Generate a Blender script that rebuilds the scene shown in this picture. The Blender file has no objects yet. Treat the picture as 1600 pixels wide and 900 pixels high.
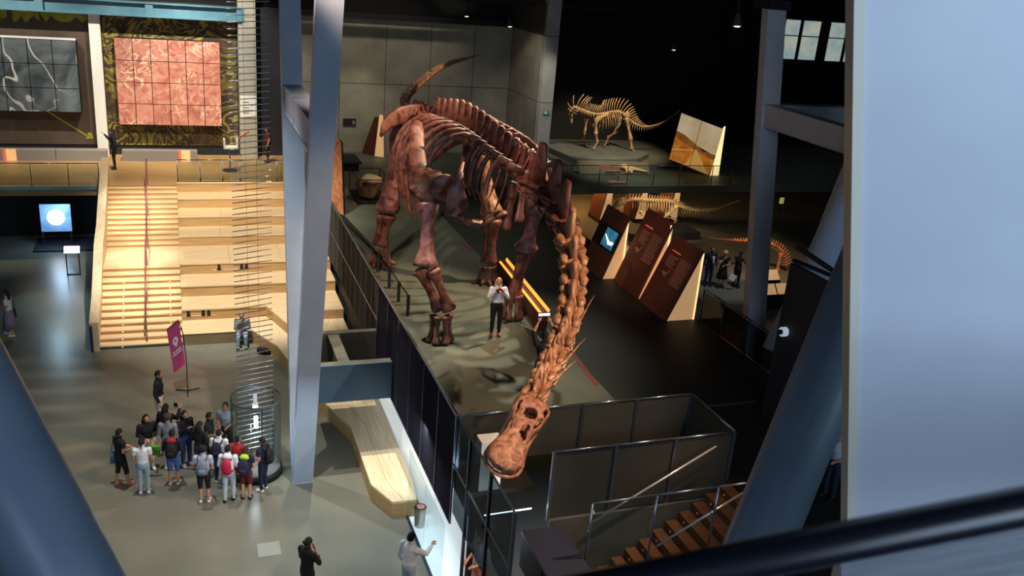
import bpy, bmesh, math, random
import numpy as np
from mathutils import Vector, Matrix

# ------------------------------------------------------------------ camera, world, light, exposure
scn = bpy.context.scene
COL = scn.collection
V = Vector
R = math.radians
random.seed(7)

cd = bpy.data.cameras.new('camera'); cam = bpy.data.objects.new('camera', cd); COL.objects.link(cam)
cd.sensor_width = 36.0; cd.lens = 36.0 * 1421.7 / 1600.0; cd.clip_start = 0.05; cd.clip_end = 300
def cam_axes(yaw, pit, rol):
    f = V((math.sin(yaw)*math.cos(pit), math.cos(yaw)*math.cos(pit), -math.sin(pit)))
    r = V((math.cos(yaw), -math.sin(yaw), 0)); d = f.cross(r)
    c, s = math.cos(rol), math.sin(rol)
    return c*r - s*d, s*r + c*d, f
_r, _d, _f = cam_axes(0.365845, 0.347697, 0.084747)
cam.matrix_world = Matrix(((_r.x, -_d.x, -_f.x, 0), (_r.y, -_d.y, -_f.y, 0), (_r.z, -_d.z, -_f.z, 13.0), (0, 0, 0, 1)))
scn.camera = cam
cd.dof.use_dof = True; cd.dof.focus_distance = 24.0; cd.dof.aperture_fstop = 4.0

w = bpy.data.worlds.new('world'); scn.world = w; w.use_nodes = True
w.node_tree.nodes['Background'].inputs[0].default_value = (0.30, 0.42, 0.70, 1)
w.node_tree.nodes['Background'].inputs[1].default_value = 0.02
scn.view_settings.view_transform = 'Standard'; scn.view_settings.look = 'None'
scn.view_settings.exposure = 0.0; scn.view_settings.gamma = 1.0
scn.view_settings.use_curve_mapping = False

def area(name, loc, tgt, size, col, e, sy=None):
    l = bpy.data.lights.new(name, 'AREA'); l.energy = e; l.color = col; l.shape = 'RECTANGLE'; l.size = size; l.size_y = sy or size
    o = bpy.data.objects.new(name, l); COL.objects.link(o); o.location = loc
    o.rotation_euler = (V(tgt) - V(loc)).to_track_quat('-Z', 'Y').to_euler(); return o
def spot(name, loc, tgt, ang, col, e, blend=.5, rad=.12):
    l = bpy.data.lights.new(name, 'SPOT'); l.energy = e; l.color = col; l.spot_size = R(ang); l.spot_blend = blend; l.shadow_soft_size = rad
    o = bpy.data.objects.new(name, l); COL.objects.link(o); o.location = loc
    o.rotation_euler = (V(tgt) - V(loc)).to_track_quat('-Z', 'Y').to_euler(); return o
def point(name, loc, col, e, rad=.1):
    l = bpy.data.lights.new(name, 'POINT'); l.energy = e; l.color = col; l.shadow_soft_size = rad
    o = bpy.data.objects.new(name, l); COL.objects.link(o); o.location = loc; return o

BLUE = (.58, .76, 1.0); WARM = (1.0, .74, .42); WHITE = (1.0, .93, .80); ORANGE = (1.0, .50, .16); GREENISH = (.98, 1.0, .74)
# daylight through the glazed front of the atrium, behind and left of the gallery the picture is taken from
area('daylight_front', (9, -6, 13.2), (5, 20, 6), 12, BLUE, 1150, 5)
area('daylight_fill_left', (-6, -6, 14), (3, 12, 7), 8, BLUE, 420, 4)  # weaker left share of the daylight, added as fill for the round column
area('column_fill', (11, 3.2, 12.6), (5.2, 5.8, 9.4), 1.2, (.62, .90, 1.0), 70)  # unseen light without a fixture, added to brighten the round column at right
area('daylight_lower', (-10, 14, 11), (0, 22, 0), 8, (.80, .90, 1.0), 170)
# wooden stair and seating
for x, y in ((-1.7, 36.6), (-1.5, 34.0), (-1.5, 31.5)):
    spot('stair_spot', (x-.5, y-5, 14.5), (x, y, 2), 13, WHITE, 9000, .9)
spot('stair_wash', (0, 26, 14.5), (1.2, 33.5, 1.5), 50, (1, .93, .80), 12500, .6)
spot('bench_wash', (4, 22, 14.8), (4.6, 21, 0), 26, (1, .92, .76), 6500, .7)
spot('lower_floor_wash', (-1, 21, 15), (.3, 21.6, 0), 62, (1, .96, .84), 4000, .8)
# murals
for x in (-6.5, -1, 1.6):
    spot('mural_spot', (x, 38.2, 14.2), (x+.1, 43.4, 6.6), 60, (1, .92, .76), 3300, .7)
# hall floor and skeleton
spot('hall_pool', (10.5, 27.5, 14.8), (7.4, 21.3, 3.3), 42, GREENISH, 3400, .8)
spot('hall_pool_back', (9, 36, 14.5), (8, 31, 3.3), 60, GREENISH, 1100, .8)
spot('skeleton_key', (1.5, 16, 14.6), (7.0, 24.0, 7.0), 40, (1, .68, .48), 4000, .5)
spot('skeleton_rim', (14.5, 24.5, 14), (8.0, 24, 7.8), 46, (1, .74, .48), 7200, .5)
spot('neck_key', (11.5, 11, 14.4), (6.4, 14.6, 7.0), 56, (1, .70, .46), 5200, .5)
spot('skull_key', (5.6, 5.4, 13.6), (4.0, 10, 6.9), 38, (1, .68, .46), 2600, .5)
spot('tail_spot', (13, 30, 13.5), (9, 34, 8.3), 30, (1, .7, .45), 1500, .6)
# concrete back wall
spot('wall_wash', (9, 37.5, 14.2), (9, 44.7, 5.6), 70, (1, .90, .74), 1000, .8)
spot('wall_wash_low', (8.2, 41.5, 9.5), (8.2, 44.7, 4.0), 60, (1, .93, .66), 330, .9)
spot('return_wash', (13.5, 39, 12), (16.1, 42.5, 6), 50, WHITE, 420, .8)
spot('pillar_spot', (14.5, 34.5, 13.5), (16.4, 40.4, 6.8), 24, (1, .97, .92), 1500, .7)
# small exhibits
spot('platform_skeleton_spot', (22, 38.6, 12.5), (21.8, 44.2, 4.8), 44, (1, .80, .55), 4600, .6)
point('under_gallery_glow', (19.5, 44.5, 2.5), ORANGE, 330)
point('under_gallery_glow', (23.2, 44.5, 2.6), ORANGE, 260)
spot('theropod_spot', (22.6, 37.8, 2.8), (22.9, 40.2, 1.5), 110, (1, .8, .5), 300, .7)
spot('platform_edge_spot', (20.5, 35.5, 13), (20.8, 39.6, 3.4), 34, (.95, 1, .82), 2600, .8)
spot('lower_gallery_spot', (22, 30, 8), (22.6, 32.8, .5), 40, (.9, .95, 1), 700, .7)
spot('tail_exhibit_spot', (24, 30.5, 5.5), (25.6, 34, 1.3), 50, (1, .62, .36), 1100, .6)
spot('stair_glow', (9.6, 12.2, 7.2), (8.8, 12.6, 2), 60, ORANGE, 190, .7)
spot('wedge_spot', (9.5, 20, 13), (13.6, 23.8, 4.4), 26, (1, .6, .4), 900, .7)
area('bench_strip_light', (5.2, 17.5, 2.9), (4.6, 17.5, 0), .3, (.85, .95, 1), 220, 9)
spot('landing_wash', (0, 33.5, 14), (0, 40.6, 3.3), 50, (1, .86, .6), 3600, .7)
spot('landing_wash', (-6, 33.5, 14), (-6.5, 40.3, 3.3), 40, (1, .86, .6), 2200, .7)

# ------------------------------------------------------------------ materials
MATS = {}
def lin(c):
    return tuple((x/12.92 if x <= .04045 else ((x+.055)/1.055)**2.4) for x in c) + (1,)
def hexc(h):
    return lin(tuple(int(h[i:i+2], 16)/255 for i in (0, 2, 4)))
def mat(name, c, c2=None, sc=4, ro=.6, me=0, bump=0, em=0, st=(1, 1, 1), det=4, ramp=(.35, .65), dist=0, spec=.5, coords='Object'):
    m = bpy.data.materials.new(name); m.use_nodes = True; nt = m.node_tree; N = nt.nodes; L = nt.links
    b = N['Principled BSDF']; b.inputs['Roughness'].default_value = ro; b.inputs['Metallic'].default_value = me
    b.inputs['Specular IOR Level'].default_value = spec
    c = hexc(c); b.inputs['Base Color'].default_value = c
    out = None
    if c2 or bump:
        tc = N.new('ShaderNodeTexCoord'); mp = N.new('ShaderNodeMapping'); mp.inputs['Scale'].default_value = st
        nz = N.new('ShaderNodeTexNoise'); nz.inputs['Scale'].default_value = sc; nz.inputs['Detail'].default_value = det; nz.inputs['Distortion'].default_value = dist
        L.new(tc.outputs[coords], mp.inputs[0]); L.new(mp.outputs[0], nz.inputs['Vector'])
        if c2:
            cr = N.new('ShaderNodeValToRGB'); L.new(nz.outputs[0], cr.inputs[0])
            e = cr.color_ramp.elements; e[0].position, e[1].position = ramp; e[0].color = c; e[1].color = hexc(c2)
            L.new(cr.outputs[0], b.inputs['Base Color']); out = cr.outputs[0]
        if bump:
            bp = N.new('ShaderNodeBump'); bp.inputs['Strength'].default_value = bump; bp.inputs['Distance'].default_value = .05
            L.new(nz.outputs[0], bp.inputs['Height']); L.new(bp.outputs[0], b.inputs['Normal'])
    if em:
        b.inputs['Emission Strength'].default_value = em
        if out: L.new(out, b.inputs['Emission Color'])
        else: b.inputs['Emission Color'].default_value = c
    MATS[name] = m; return m
def glass(name, tint, refl=.08, rough=.02, body=0, bodycol='202428'):
    m = bpy.data.materials.new(name); m.use_nodes = True; nt = m.node_tree; N = nt.nodes; L = nt.links
    N.remove(N['Principled BSDF']); o = N['Material Output']
    t = N.new('ShaderNodeBsdfTransparent'); t.inputs[0].default_value = hexc(tint)
    g = N.new('ShaderNodeBsdfGlossy'); g.inputs['Roughness'].default_value = rough
    mx = N.new('ShaderNodeMixShader'); mx.inputs[0].default_value = refl
    L.new(t.outputs[0], mx.inputs[1]); L.new(g.outputs[0], mx.inputs[2]); last = mx
    if body:
        d = N.new('ShaderNodeBsdfDiffuse'); d.inputs[0].default_value = hexc(bodycol)
        m2 = N.new('ShaderNodeMixShader'); m2.inputs[0].default_value = body
        L.new(mx.outputs[0], m2.inputs[1]); L.new(d.outputs[0], m2.inputs[2]); last = m2
    L.new(last.outputs[0], o.inputs[0]); MATS[name] = m; return m
def swirl(name, c1, c2, c3, sc, freq, ro=.7, bump=.2, line=.8, warp=2.2, fade=(.35, .6), st=(1, 1, 1)):
    # marbled veins: contour lines of a strongly warped noise, fading in and out over a mottled ground
    m = bpy.data.materials.new(name); m.use_nodes = True; nt = m.node_tree; N = nt.nodes; L = nt.links
    b = N['Principled BSDF']; b.inputs['Roughness'].default_value = ro
    tc = N.new('ShaderNodeTexCoord'); mp = N.new('ShaderNodeMapping'); mp.inputs['Scale'].default_value = st
    L.new(tc.outputs['Object'], mp.inputs[0])
    def nz(s, dt, ds):
        n = N.new('ShaderNodeTexNoise'); n.inputs['Scale'].default_value = s; n.inputs['Detail'].default_value = dt; n.inputs['Distortion'].default_value = ds; L.new(mp.outputs[0], n.inputs['Vector']); return n
    n0 = nz(sc, 2, warp); n1 = nz(sc*2.6, 6, 1.2); n2 = nz(sc*.8, 2, .5)
    mu = N.new('ShaderNodeMath'); mu.operation = 'MULTIPLY'; mu.inputs[1].default_value = freq; L.new(n0.outputs[0], mu.inputs[0])
    pp = N.new('ShaderNodeMath'); pp.operation = 'PINGPONG'; pp.inputs[1].default_value = 1.0; L.new(mu.outputs[0], pp.inputs[0])
    def rampn(src, p0, p1, a, c):
        r = N.new('ShaderNodeValToRGB'); e = r.color_ramp.elements; e[0].position, e[1].position = p0, p1; e[0].color = a; e[1].color = c; L.new(src, r.inputs[0]); return r
    lr = rampn(pp.outputs[0], line, 1.0, (0, 0, 0, 1), (1, 1, 1, 1)); fr = rampn(n2.outputs[0], fade[0], fade[1], (0, 0, 0, 1), (1, 1, 1, 1))
    cr = rampn(n1.outputs[0], .35, .68, hexc(c1), hexc(c2))
    k = N.new('ShaderNodeMath'); k.operation = 'MULTIPLY'; L.new(lr.outputs[0], k.inputs[0]); L.new(fr.outputs[0], k.inputs[1])
    mx = N.new('ShaderNodeMixRGB'); L.new(k.outputs[0], mx.inputs[0]); L.new(cr.outputs[0], mx.inputs[1]); mx.inputs[2].default_value = hexc(c3)
    L.new(mx.outputs[0], b.inputs['Base Color'])
    bp = N.new('ShaderNodeBump'); bp.inputs['Strength'].default_value = bump; L.new(n1.outputs[0], bp.inputs['Height']); L.new(bp.outputs[0], b.inputs['Normal'])
    MATS[name] = m; return m

mat('floor_low', '6d6e64', '7a7a6f', sc=.5, ro=.32, det=6)
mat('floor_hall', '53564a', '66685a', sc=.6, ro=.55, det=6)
mat('floor_landing', 'a8855a', 'b8945f', sc=1.5, ro=.4, st=(1, 6, 1))
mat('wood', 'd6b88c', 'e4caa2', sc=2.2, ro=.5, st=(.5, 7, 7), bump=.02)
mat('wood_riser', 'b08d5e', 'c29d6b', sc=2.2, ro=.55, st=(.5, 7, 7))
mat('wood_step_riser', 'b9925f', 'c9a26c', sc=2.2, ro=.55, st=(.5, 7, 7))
mat('wood_bench', 'd9c09a', 'e8d4b2', sc=2.0, ro=.45, st=(7, .5, 7), bump=.02)
mat('concrete', '8a8577', '9d9888', sc=1.1, ro=.85, det=8, bump=.05)
mat('concrete_pale', 'a09c90', 'b0aca0', sc=1.4, ro=.8, det=8, bump=.05)
mat('joint', '4a473f', ro=.9)
mat('black', '08080a', ro=.7)
mat('black_wall', '0c0b0b', '121010', sc=.8, ro=.85)
mat('ceiling', '0e0e10', ro=.9)
mat('dark_wall', '1c1d24', '24252c', sc=1.2, ro=.7)
mat('brown_wall', '1c1612', '261d17', sc=.7, ro=.8)
mat('col_paint', 'a0b0c8', 'aab9cf', sc=1.5, ro=.45)
mat('col_grey', 'b2b2b8', 'bcbcc2', sc=1.5, ro=.5)
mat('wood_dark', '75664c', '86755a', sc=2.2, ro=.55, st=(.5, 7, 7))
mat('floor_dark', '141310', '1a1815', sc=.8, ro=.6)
mat('col_round', '708296', '7a8b9e', sc=1.0, ro=.38)
mat('near_panel', 'c2c8d4', 'ccd2dc', sc=1.0, ro=.35)
mat('near_edge', 'd8d4c4', ro=.4)
mat('near_floor', 'a3a8b2', 'b9bec6', sc=2.5, ro=.5, st=(1, 14, 1))
mat('rail_black', '12151f', ro=.3)
mat('steel', '8b93a0', ro=.3, me=.9)
mat('steel_dark', '3c4152', ro=.4, me=.5)
mat('steel_bright', 'dfe4ee', ro=.2, me=.6)
mat('blue_beam', '557f92', '608a9c', sc=2, ro=.4)
mat('blue_box', '3c566c', '435e74', sc=1, ro=.5)
mat('beam_olive', '4c4a3e', '58564a', sc=2, ro=.7)
mat('white_wall', 'e2ecf2', ro=.15, em=.5)  # emission added to brighten the white wall panels
mat('white', 'e9e9e6', ro=.5)
mat('white_pillar', 'eeece6', ro=.5)
mat('plinth', '8c8684', ro=.6)
mat('rod', 'e3e3e8', ro=.25, me=.4)
mat('rod_dark', '8d8592', ro=.35, me=.4)
mat('magenta', 'bd3f78', 'c84c84', sc=3, ro=.55)
mat('maroon_rail', '80434e', ro=.4)
mat('bone', '471f1d', '9e685a', sc=4.0, ro=.42, det=7, bump=.35, ramp=(.32, .7), dist=.6)
mat('bone_purple', '5a3034', 'a2706a', sc=3.6, ro=.42, det=7, bump=.35, dist=.8)
mat('bone_tan', '743f28', 'cc9a74', sc=5.5, ro=.4, det=7, bump=.4, ramp=(.3, .7), dist=.5)
mat('bone_skull', '8a4a30', 'e0a884', sc=9, ro=.38, det=8, bump=.9, ramp=(.3, .72), dist=.8)
mat('bone_pale', 'a9855a', 'd0b183', sc=5, ro=.6, bump=.2)
mat('bone_orange', 'b5603a', 'd99a6a', sc=5, ro=.6, bump=.2)
mat('panel_brown', '54281c', '5e2e20', sc=1.2, ro=.55)
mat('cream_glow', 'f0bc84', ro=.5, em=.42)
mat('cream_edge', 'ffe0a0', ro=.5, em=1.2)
mat('text_dim', 'a87f68', ro=.7)
mat('text_red', 'e8705a', ro=.6, em=.25)
mat('screen_blue', '2a6f9c', '58b4d8', sc=3, ro=.3, em=.9)
mat('screen_white', 'f4f8ff', ro=.3, em=6)
mat('screen_halo', '7fb2dd', 'b8d6ee', sc=2, ro=.3, em=.2)
mat('screen_pink', 'e8d0ff', ro=.3, em=2.5)
mat('led_blue', '4060ff', ro=.3, em=5)
mat('lamp_warm', 'ffe4c0', ro=.3, em=2)
mat('lamp_white', 'f2f6ff', ro=.3, em=7)
mat('lamp_dim', 'c8d0dc', ro=.4, em=.5)
mat('light_bar', 'ff9a3a', ro=.4, em=1.6)
mat('exit_green', '4a8a48', ro=.5, em=.15)
mat('photo_sky', 'c9a878', 'd9c6a4', sc=1, ro=.5, em=.55)
mat('photo_hill', '7d4a1c', '9c6228', sc=3, ro=.5, em=.5)
mat('photo_sand', 'a85a18', 'c87c2c', sc=3, ro=.5, em=.6)
mat('photo_road', 'd09a52', ro=.5, em=.6)
mat('sign_face', '8d7a5e', ro=.6)
mat('window_lit', '9fb9c0', 'd0d4bc', sc=1.2, ro=.3, em=.55)
mat('rock', '4a3324', '8d6d4d', sc=4, ro=.85, bump=.9, det=8)
mat('rock_pale', 'b8a184', 'd6c4a6', sc=4, ro=.85, bump=.6)
mat('lime_sign', 'b8b860', ro=.5, em=.5)
mat('tape_red', '8e2430', ro=.6)
mat('tile_floor', '8f9490', ro=.3)
mat('wood_orange', '5e3a22', '74492a', sc=2, ro=.5, st=(1, 6, 1))
mat('platform_grey', '5b5f5a', '686c66', sc=1.5, ro=.6)
mat('olive_fruit', '6d6524', '8a7d33', sc=4, ro=.5)
mat('bin_metal', 'b8b0a8', ro=.3, me=.7)
mat('mural_lime', '8f8f2c', 'a8a436', sc=4, ro=.7)
mat('pink_label', 'd98a7a', ro=.5, em=.2)
glass('glass', 'eef4f4', .05)
glass('glass_smoke', '9aa4a8', .05)
glass('mesh', '6d6d76', .03, .4, .82, '302d38')
glass('mesh_far', '8f8f8c', .02, .4, .62, '5c5b56')
glass('mesh_light', 'a8a8a0', .04, .4, .50, '57554c')
mat('step_led', 'fff4e0', ro=.3, em=1.5)
swirl('mural', '35271f', '54422f', 'ada045', .5, 20, line=.40, fade=(.34, .56))
swirl('mural_dark', '4a3c34', '594a3e', '7a7440', .25, 5, line=.92, fade=(.5, .7))
swirl('red_rock', 'ac5f54', 'd69682', 'f2d6b8', .8, 12, ro=.8, bump=.7, line=.5, fade=(.42, .66))
swirl('grey_rock', '343d45', '727c82', 'eceeec', .30, 15, ro=.7, bump=.5, line=.80, warp=1.2, fade=(.36, .5))

# ------------------------------------------------------------------ mesh helpers
def frame_of(t, up):
    t = t.normalized(); s = t.cross(up)
    if s.length < 1e-4: s = t.cross(V((1, .3, .1)))
    s.normalize(); return s, s.cross(t)
class MB:
    def __init__(s): s.v = []; s.f = []; s.mi = []
    def add(s, vs, fs, mi=0):
        o = len(s.v); s.v += [V(p) for p in vs]; s.f += [tuple(i+o for i in f) for f in fs]; s.mi += [mi]*len(fs); return s
    def bb(s, x0, x1, y0, y1, z0, z1, mi=0):
        return s.add([(x0,y0,z0),(x1,y0,z0),(x1,y1,z0),(x0,y1,z0),(x0,y0,z1),(x1,y0,z1),(x1,y1,z1),(x0,y1,z1)],
                     [(0,3,2,1),(4,5,6,7),(0,1,5,4),(1,2,6,5),(2,3,7,6),(3,0,4,7)], mi)
    def prism(s, poly, z0, z1, mi=0):
        n = len(poly)
        return s.add([(x,y,z0) for x,y in poly]+[(x,y,z1) for x,y in poly],
                     [tuple(range(n))[::-1], tuple(range(n,2*n))]+[(i,(i+1)%n,n+(i+1)%n,n+i) for i in range(n)], mi)
    def slab(s, pts, off, mi=0):
        # a 3D polygon given real thickness along off
        n = len(pts); off = V(off)
        return s.add([V(p) for p in pts]+[V(p)+off for p in pts],
                     [tuple(range(n))[::-1], tuple(range(n,2*n))]+[(i,(i+1)%n,n+(i+1)%n,n+i) for i in range(n)], mi)
    def tube(s, path, rad, n=8, up=(0,0,1), cap=True, mi=0, lump=0):
        path = [V(p) for p in path]; up = V(up); k = len(path)
        if not isinstance(rad, (list, tuple)): rad = [rad]*k
        rings = []; o = len(s.v)
        for i, p in enumerate(path):
            t = path[min(i+1,k-1)]-path[max(i-1,0)]
            a, b = frame_of(t, up); r = rad[i]
            ra, rb = r if isinstance(r, (tuple, list)) else (r, r)
            for j in range(n):
                q = 2*math.pi*j/n; l = 1 + (random.uniform(-lump, lump) if lump else 0)
                s.v.append(p + a*(ra*l*math.cos(q)) + b*(rb*l*math.sin(q)))
        for i in range(k-1):
            for j in range(n):
                s.f.append((o+i*n+j, o+i*n+(j+1)%n, o+(i+1)*n+(j+1)%n, o+(i+1)*n+j)); s.mi.append(mi)
        if cap:
            s.f.append(tuple(o+j for j in range(n))[::-1]); s.f.append(tuple(o+(k-1)*n+j for j in range(n))); s.mi += [mi, mi]
        return s
    def ell(s, c, r, nu=10, nv=7, rot=None, mi=0, lump=0):
        c = V(c); o = len(s.v); vs = []
        for i in range(1, nv):
            th = math.pi*i/nv
            for j in range(nu):
                q = 2*math.pi*j/nu; l = 1+(random.uniform(-lump, lump) if lump else 0)
                vs.append(V((r[0]*math.sin(th)*math.cos(q)*l, r[1]*math.sin(th)*math.sin(q)*l, r[2]*math.cos(th)*l)))
        vs += [V((0,0,r[2])), V((0,0,-r[2]))]
        if rot: vs = [rot @ p for p in vs]
        fs = []
        for i in range(nv-2):
            for j in range(nu): fs.append((i*nu+j, (i+1)*nu+j, (i+1)*nu+(j+1)%nu, i*nu+(j+1)%nu))
        T = (nv-1)*nu
        for j in range(nu):
            fs.append((T, j, (j+1)%nu)); fs.append((T+1, (nv-2)*nu+(j+1)%nu, (nv-2)*nu+j))
        return s.add([c+p for p in vs], fs, mi)
    def mesh(s, name, off=V((0,0,0)), smooth=False):
        me = bpy.data.meshes.new(name); me.from_pydata([tuple(p-off) for p in s.v], [], s.f)
        bm = bmesh.new(); bm.from_mesh(me); bmesh.ops.recalc_face_normals(bm, faces=bm.faces); bm.to_mesh(me); bm.free()
        me.polygons.foreach_set('material_index', s.mi)
        if smooth: me.polygons.foreach_set('use_smooth', [True]*len(me.polygons))
        me.update(); return me
    def build(s, name, m, parent=None, smooth=False, local=False, at=None):
        off = V((0,0,0))
        if parent is not None and not local: off = wl(parent)
        if at is not None: off = V(at)
        me = s.mesh(name, off, smooth)
        for k in (m if isinstance(m, (list, tuple)) else [m]): me.materials.append(MATS[k])
        o = bpy.data.objects.new(name, me); COL.objects.link(o)
        if parent is not None: o.parent = parent
        if at is not None: o.location = V(at) - (wl(parent) if parent is not None and not local else V((0,0,0)))
        return o
def wl(o):
    p = V(o.location)
    while o.parent: o = o.parent; p = p + o.location
    return p
def tag(o, label, cat, group=None):
    o['label'] = label; o['category'] = cat
    if group: o['group'] = group
    return o
def thing(name, loc, label, cat, group=None, rz=0):
    o = bpy.data.objects.new(name, None); COL.objects.link(o); o.location = loc; o.rotation_euler.z = rz; o.empty_display_size = .2
    return tag(o, label, cat, group)
def struct(o): o['kind'] = 'structure'; return o
def inst(me, name, parent, loc, rz=0, m=None):
    o = bpy.data.objects.new(name, me); COL.objects.link(o); o.parent = parent; o.location = loc; o.rotation_euler.z = rz; return o
def lerp(pts, t):
    # point at 0..1 along a polyline by catmull-rom
    n = len(pts)-1; u = min(max(t,0),1)*n; i = min(int(u), n-1); f = u-i
    p = [V(pts[max(i-1,0)]), V(pts[i]), V(pts[i+1]), V(pts[min(i+2,n)])]
    return .5*((2*p[1])+(p[2]-p[0])*f+(2*p[0]-5*p[1]+4*p[2]-p[3])*f*f+(3*p[1]-p[0]-3*p[2]+p[3])*f**3)
def resample(pts, n):
    d = [lerp(pts, i/400) for i in range(401)]; L = [0]
    for i in range(400): L.append(L[-1]+(d[i+1]-d[i]).length)
    out = []; j = 0
    for k in range(n):
        x = L[-1]*k/(n-1)
        while j < 399 and L[j+1] < x: j += 1
        out.append(d[j].lerp(d[j+1], (x-L[j])/max(L[j+1]-L[j], 1e-6)))
    return out

# ------------------------------------------------------------------ setting
HZ = 3.3
struct(MB().bb(-14, 42, 4, 50, -.3, 0).build('floor', 'floor_low'))
m = MB(); m.bb(4.98, 9.5, 15.3, 37.6, 2.95, HZ); m.bb(4.98, 14.3, 37.6, 45, 2.95, HZ); m.bb(14.3, 42, 37.6, 49, 2.95, HZ)
struct(m.build('floor_hall', 'floor_hall'))
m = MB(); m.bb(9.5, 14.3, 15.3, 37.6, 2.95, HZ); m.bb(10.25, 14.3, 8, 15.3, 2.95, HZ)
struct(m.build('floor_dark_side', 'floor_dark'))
m = MB(); m.bb(-.2, 4.98, 38.66, 44, 2.95, HZ); m.bb(-14, -2.9, 37.95, 44, 2.95, HZ); m.bb(-2.9, -.2, 37.95, 44, 2.95, HZ)
struct(m.build('floor_landing', 'floor_landing'))
struct(MB().bb(-14, -2.95, 37.85, 37.95, 3.2, 3.33).build('trim_1', 'blue_beam'))
struct(MB().bb(-14, 42, 4, 50, 16, 16.2).build('ceiling', 'ceiling'))
struct(MB().bb(-14.2, -14, 4, 50, 0, 16).build('wall_left', 'dark_wall'))
struct(MB().bb(41.8, 42, 8, 50, 0, 16).build('wall_right', 'brown_wall'))
# concrete back wall out of cast panels
wb = struct(MB().bb(4.9, 16.0, 44.76, 45.0, 2.95, 9.72).build('wall_back', 'joint'))
xs = [4.9, 7.34, 9.57, 11.8, 14.03, 16.0]
for i in range(5):
    for z0, z1 in ((3.3, 6.64), (6.67, 9.7)):
        MB().bb(xs[i]+.015, xs[i+1]-.015, 44.7, 44.78, z0, z1).build('concrete_panel', 'concrete', wb)
wr = struct(MB().bb(16.06, 16.3, 40.6, 45, 2.95, 11.2).build('wall_return', 'joint'))
for y0, y1 in ((40.5, 42.6), (42.63, 44.7)):
    for z0, z1 in ((3.3, 6.64), (6.67, 9.7)):
        MB().bb(16.0, 16.1, y0, y1, z0, z1).build('concrete_panel', 'concrete', wr)
for z0, z1 in ((3.3, 6.64), (6.67, 9.7), (9.73, 12)):
    MB().bb(16.1, 16.75, 40.4, 40.9, z0, z1).build('pillar_block', 'concrete_pale', wr)
m = MB(); m.bb(4.9, 16.1, 45.0, 45.2, 9.72, 16); m.bb(-14, 5, 44.2, 44.4, 9.9, 16)
struct(m.build('wall_fascia', 'black_wall'))
struct(MB().bb(4.95, 16, 44.3, 44.7, 9.72, 10.0).build('trim_2', 'black'))
struct(MB().bb(16.3, 42, 48.5, 48.7, 0, 16).build('wall_far', 'black_wall'))
struct(MB().bb(-14, 5, 43.75, 43.95, 0, 10).build('wall_mural', 'dark_wall'))
struct(MB().bb(-14, -2.9, 42.4, 42.6, 0, 2.95).build('wall_under_balcony', 'black_wall'))
m = MB(); m.bb(5.36, 5.5, 15.32, 37, 0, 2.95); struct(m.build('wall_under_hall', 'dark_wall'))
struct(MB().bb(14.3, 14.45, 15.3, 37.6, 0, 2.95).build('wall_void_side', 'black_wall'))
struct(MB().bb(4.9, 5.05, 33, 44, 3.3, 3.45).build('trim_3', 'steel_dark'))
# mullioned windows high on the right
for i, (x0, x1) in enumerate(((34.6, 35.8), (35.9, 37.3), (37.9, 39.2), (39.3, 40.6))):
    wn = struct(MB().bb(x0, x1, 48.3, 48.5, 8.4, 10.9).build('window_%d' % (i+1), 'black'))
    for z0, z1 in ((8.5, 9.85), (9.92, 10.8)):
        MB().bb(x0+.1, x1-.1, 48.24, 48.3, z0, z1).build('pane', 'window_lit', wn)

# blue-white V columns: two steel legs from one foot, tied by a cross piece
def v_column(x, label, top=15.9, wdt=.5, mt='col_paint'):
    t = thing('steel_column', (x, 20.6, 0), label, 'column', 'V-shaped steel columns')
    for sgn, run in ((-1, .245), (1, .285 if x < 10 else .20)):
        m = MB(); k = .3; y0 = 20.6+sgn*.05; dx = .009
        pts = []
        for z in (0, top):
            yc = y0 + sgn*run*z; xc = x+dx*z
            pts.append([(xc-wdt/2, yc-k/2, z), (xc+wdt/2, yc-k/2, z), (xc+wdt/2, yc+k/2, z), (xc-wdt/2, yc+k/2, z)])
        m.add(pts[0]+pts[1], [(0,3,2,1),(4,5,6,7),(0,1,5,4),(1,2,6,5),(2,3,7,6),(3,0,4,7)])
        m.build('column_leg', mt, t)
    z = 9.3; xc = x+.08; ya, yb = 20.6-.245*z, 20.6+(.285 if x < 10 else .2)*z
    m = MB(); m.bb(xc-.2, xc-.17, ya, yb, z-.3, z+.3); m.build('tie_web', mt, t)
    for zz in (z-.3, z+.3):
        m = MB(); m.bb(xc-.22, xc+.22, ya, yb, zz-.02, zz+.02); m.build('tie_flange', mt, t)
    m = MB(); m.bb(x-.26, x+.26, 20.38, 20.82, 0, .02); m.build('foot_plate', mt, t)
    if top < 15: MB().bb(x-.3, x+.4, 20.3+.2*top, 21.1+.2*top, top, top+.25).build('head_bracket', 'black', t)
v_column(2.58, 'tall pale blue V-shaped steel column rising beside the glass cylinder')
v_column(16.0, 'grey V-shaped steel column standing right of the brown text panels', 12.2, .62, 'col_grey')
t = thing('cross_beam', (16.2, 24, 9.6), 'pale horizontal steel beam running right from the far V column', 'beam')
MB().bb(16.3, 26, 22.6, 22.65, 8.95, 9.55).build('beam_web', 'col_grey', t)
for z in (8.93, 9.55): MB().bb(16.3, 26, 22.4, 22.85, z, z+.04).build('beam_flange', 'col_grey', t)

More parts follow.
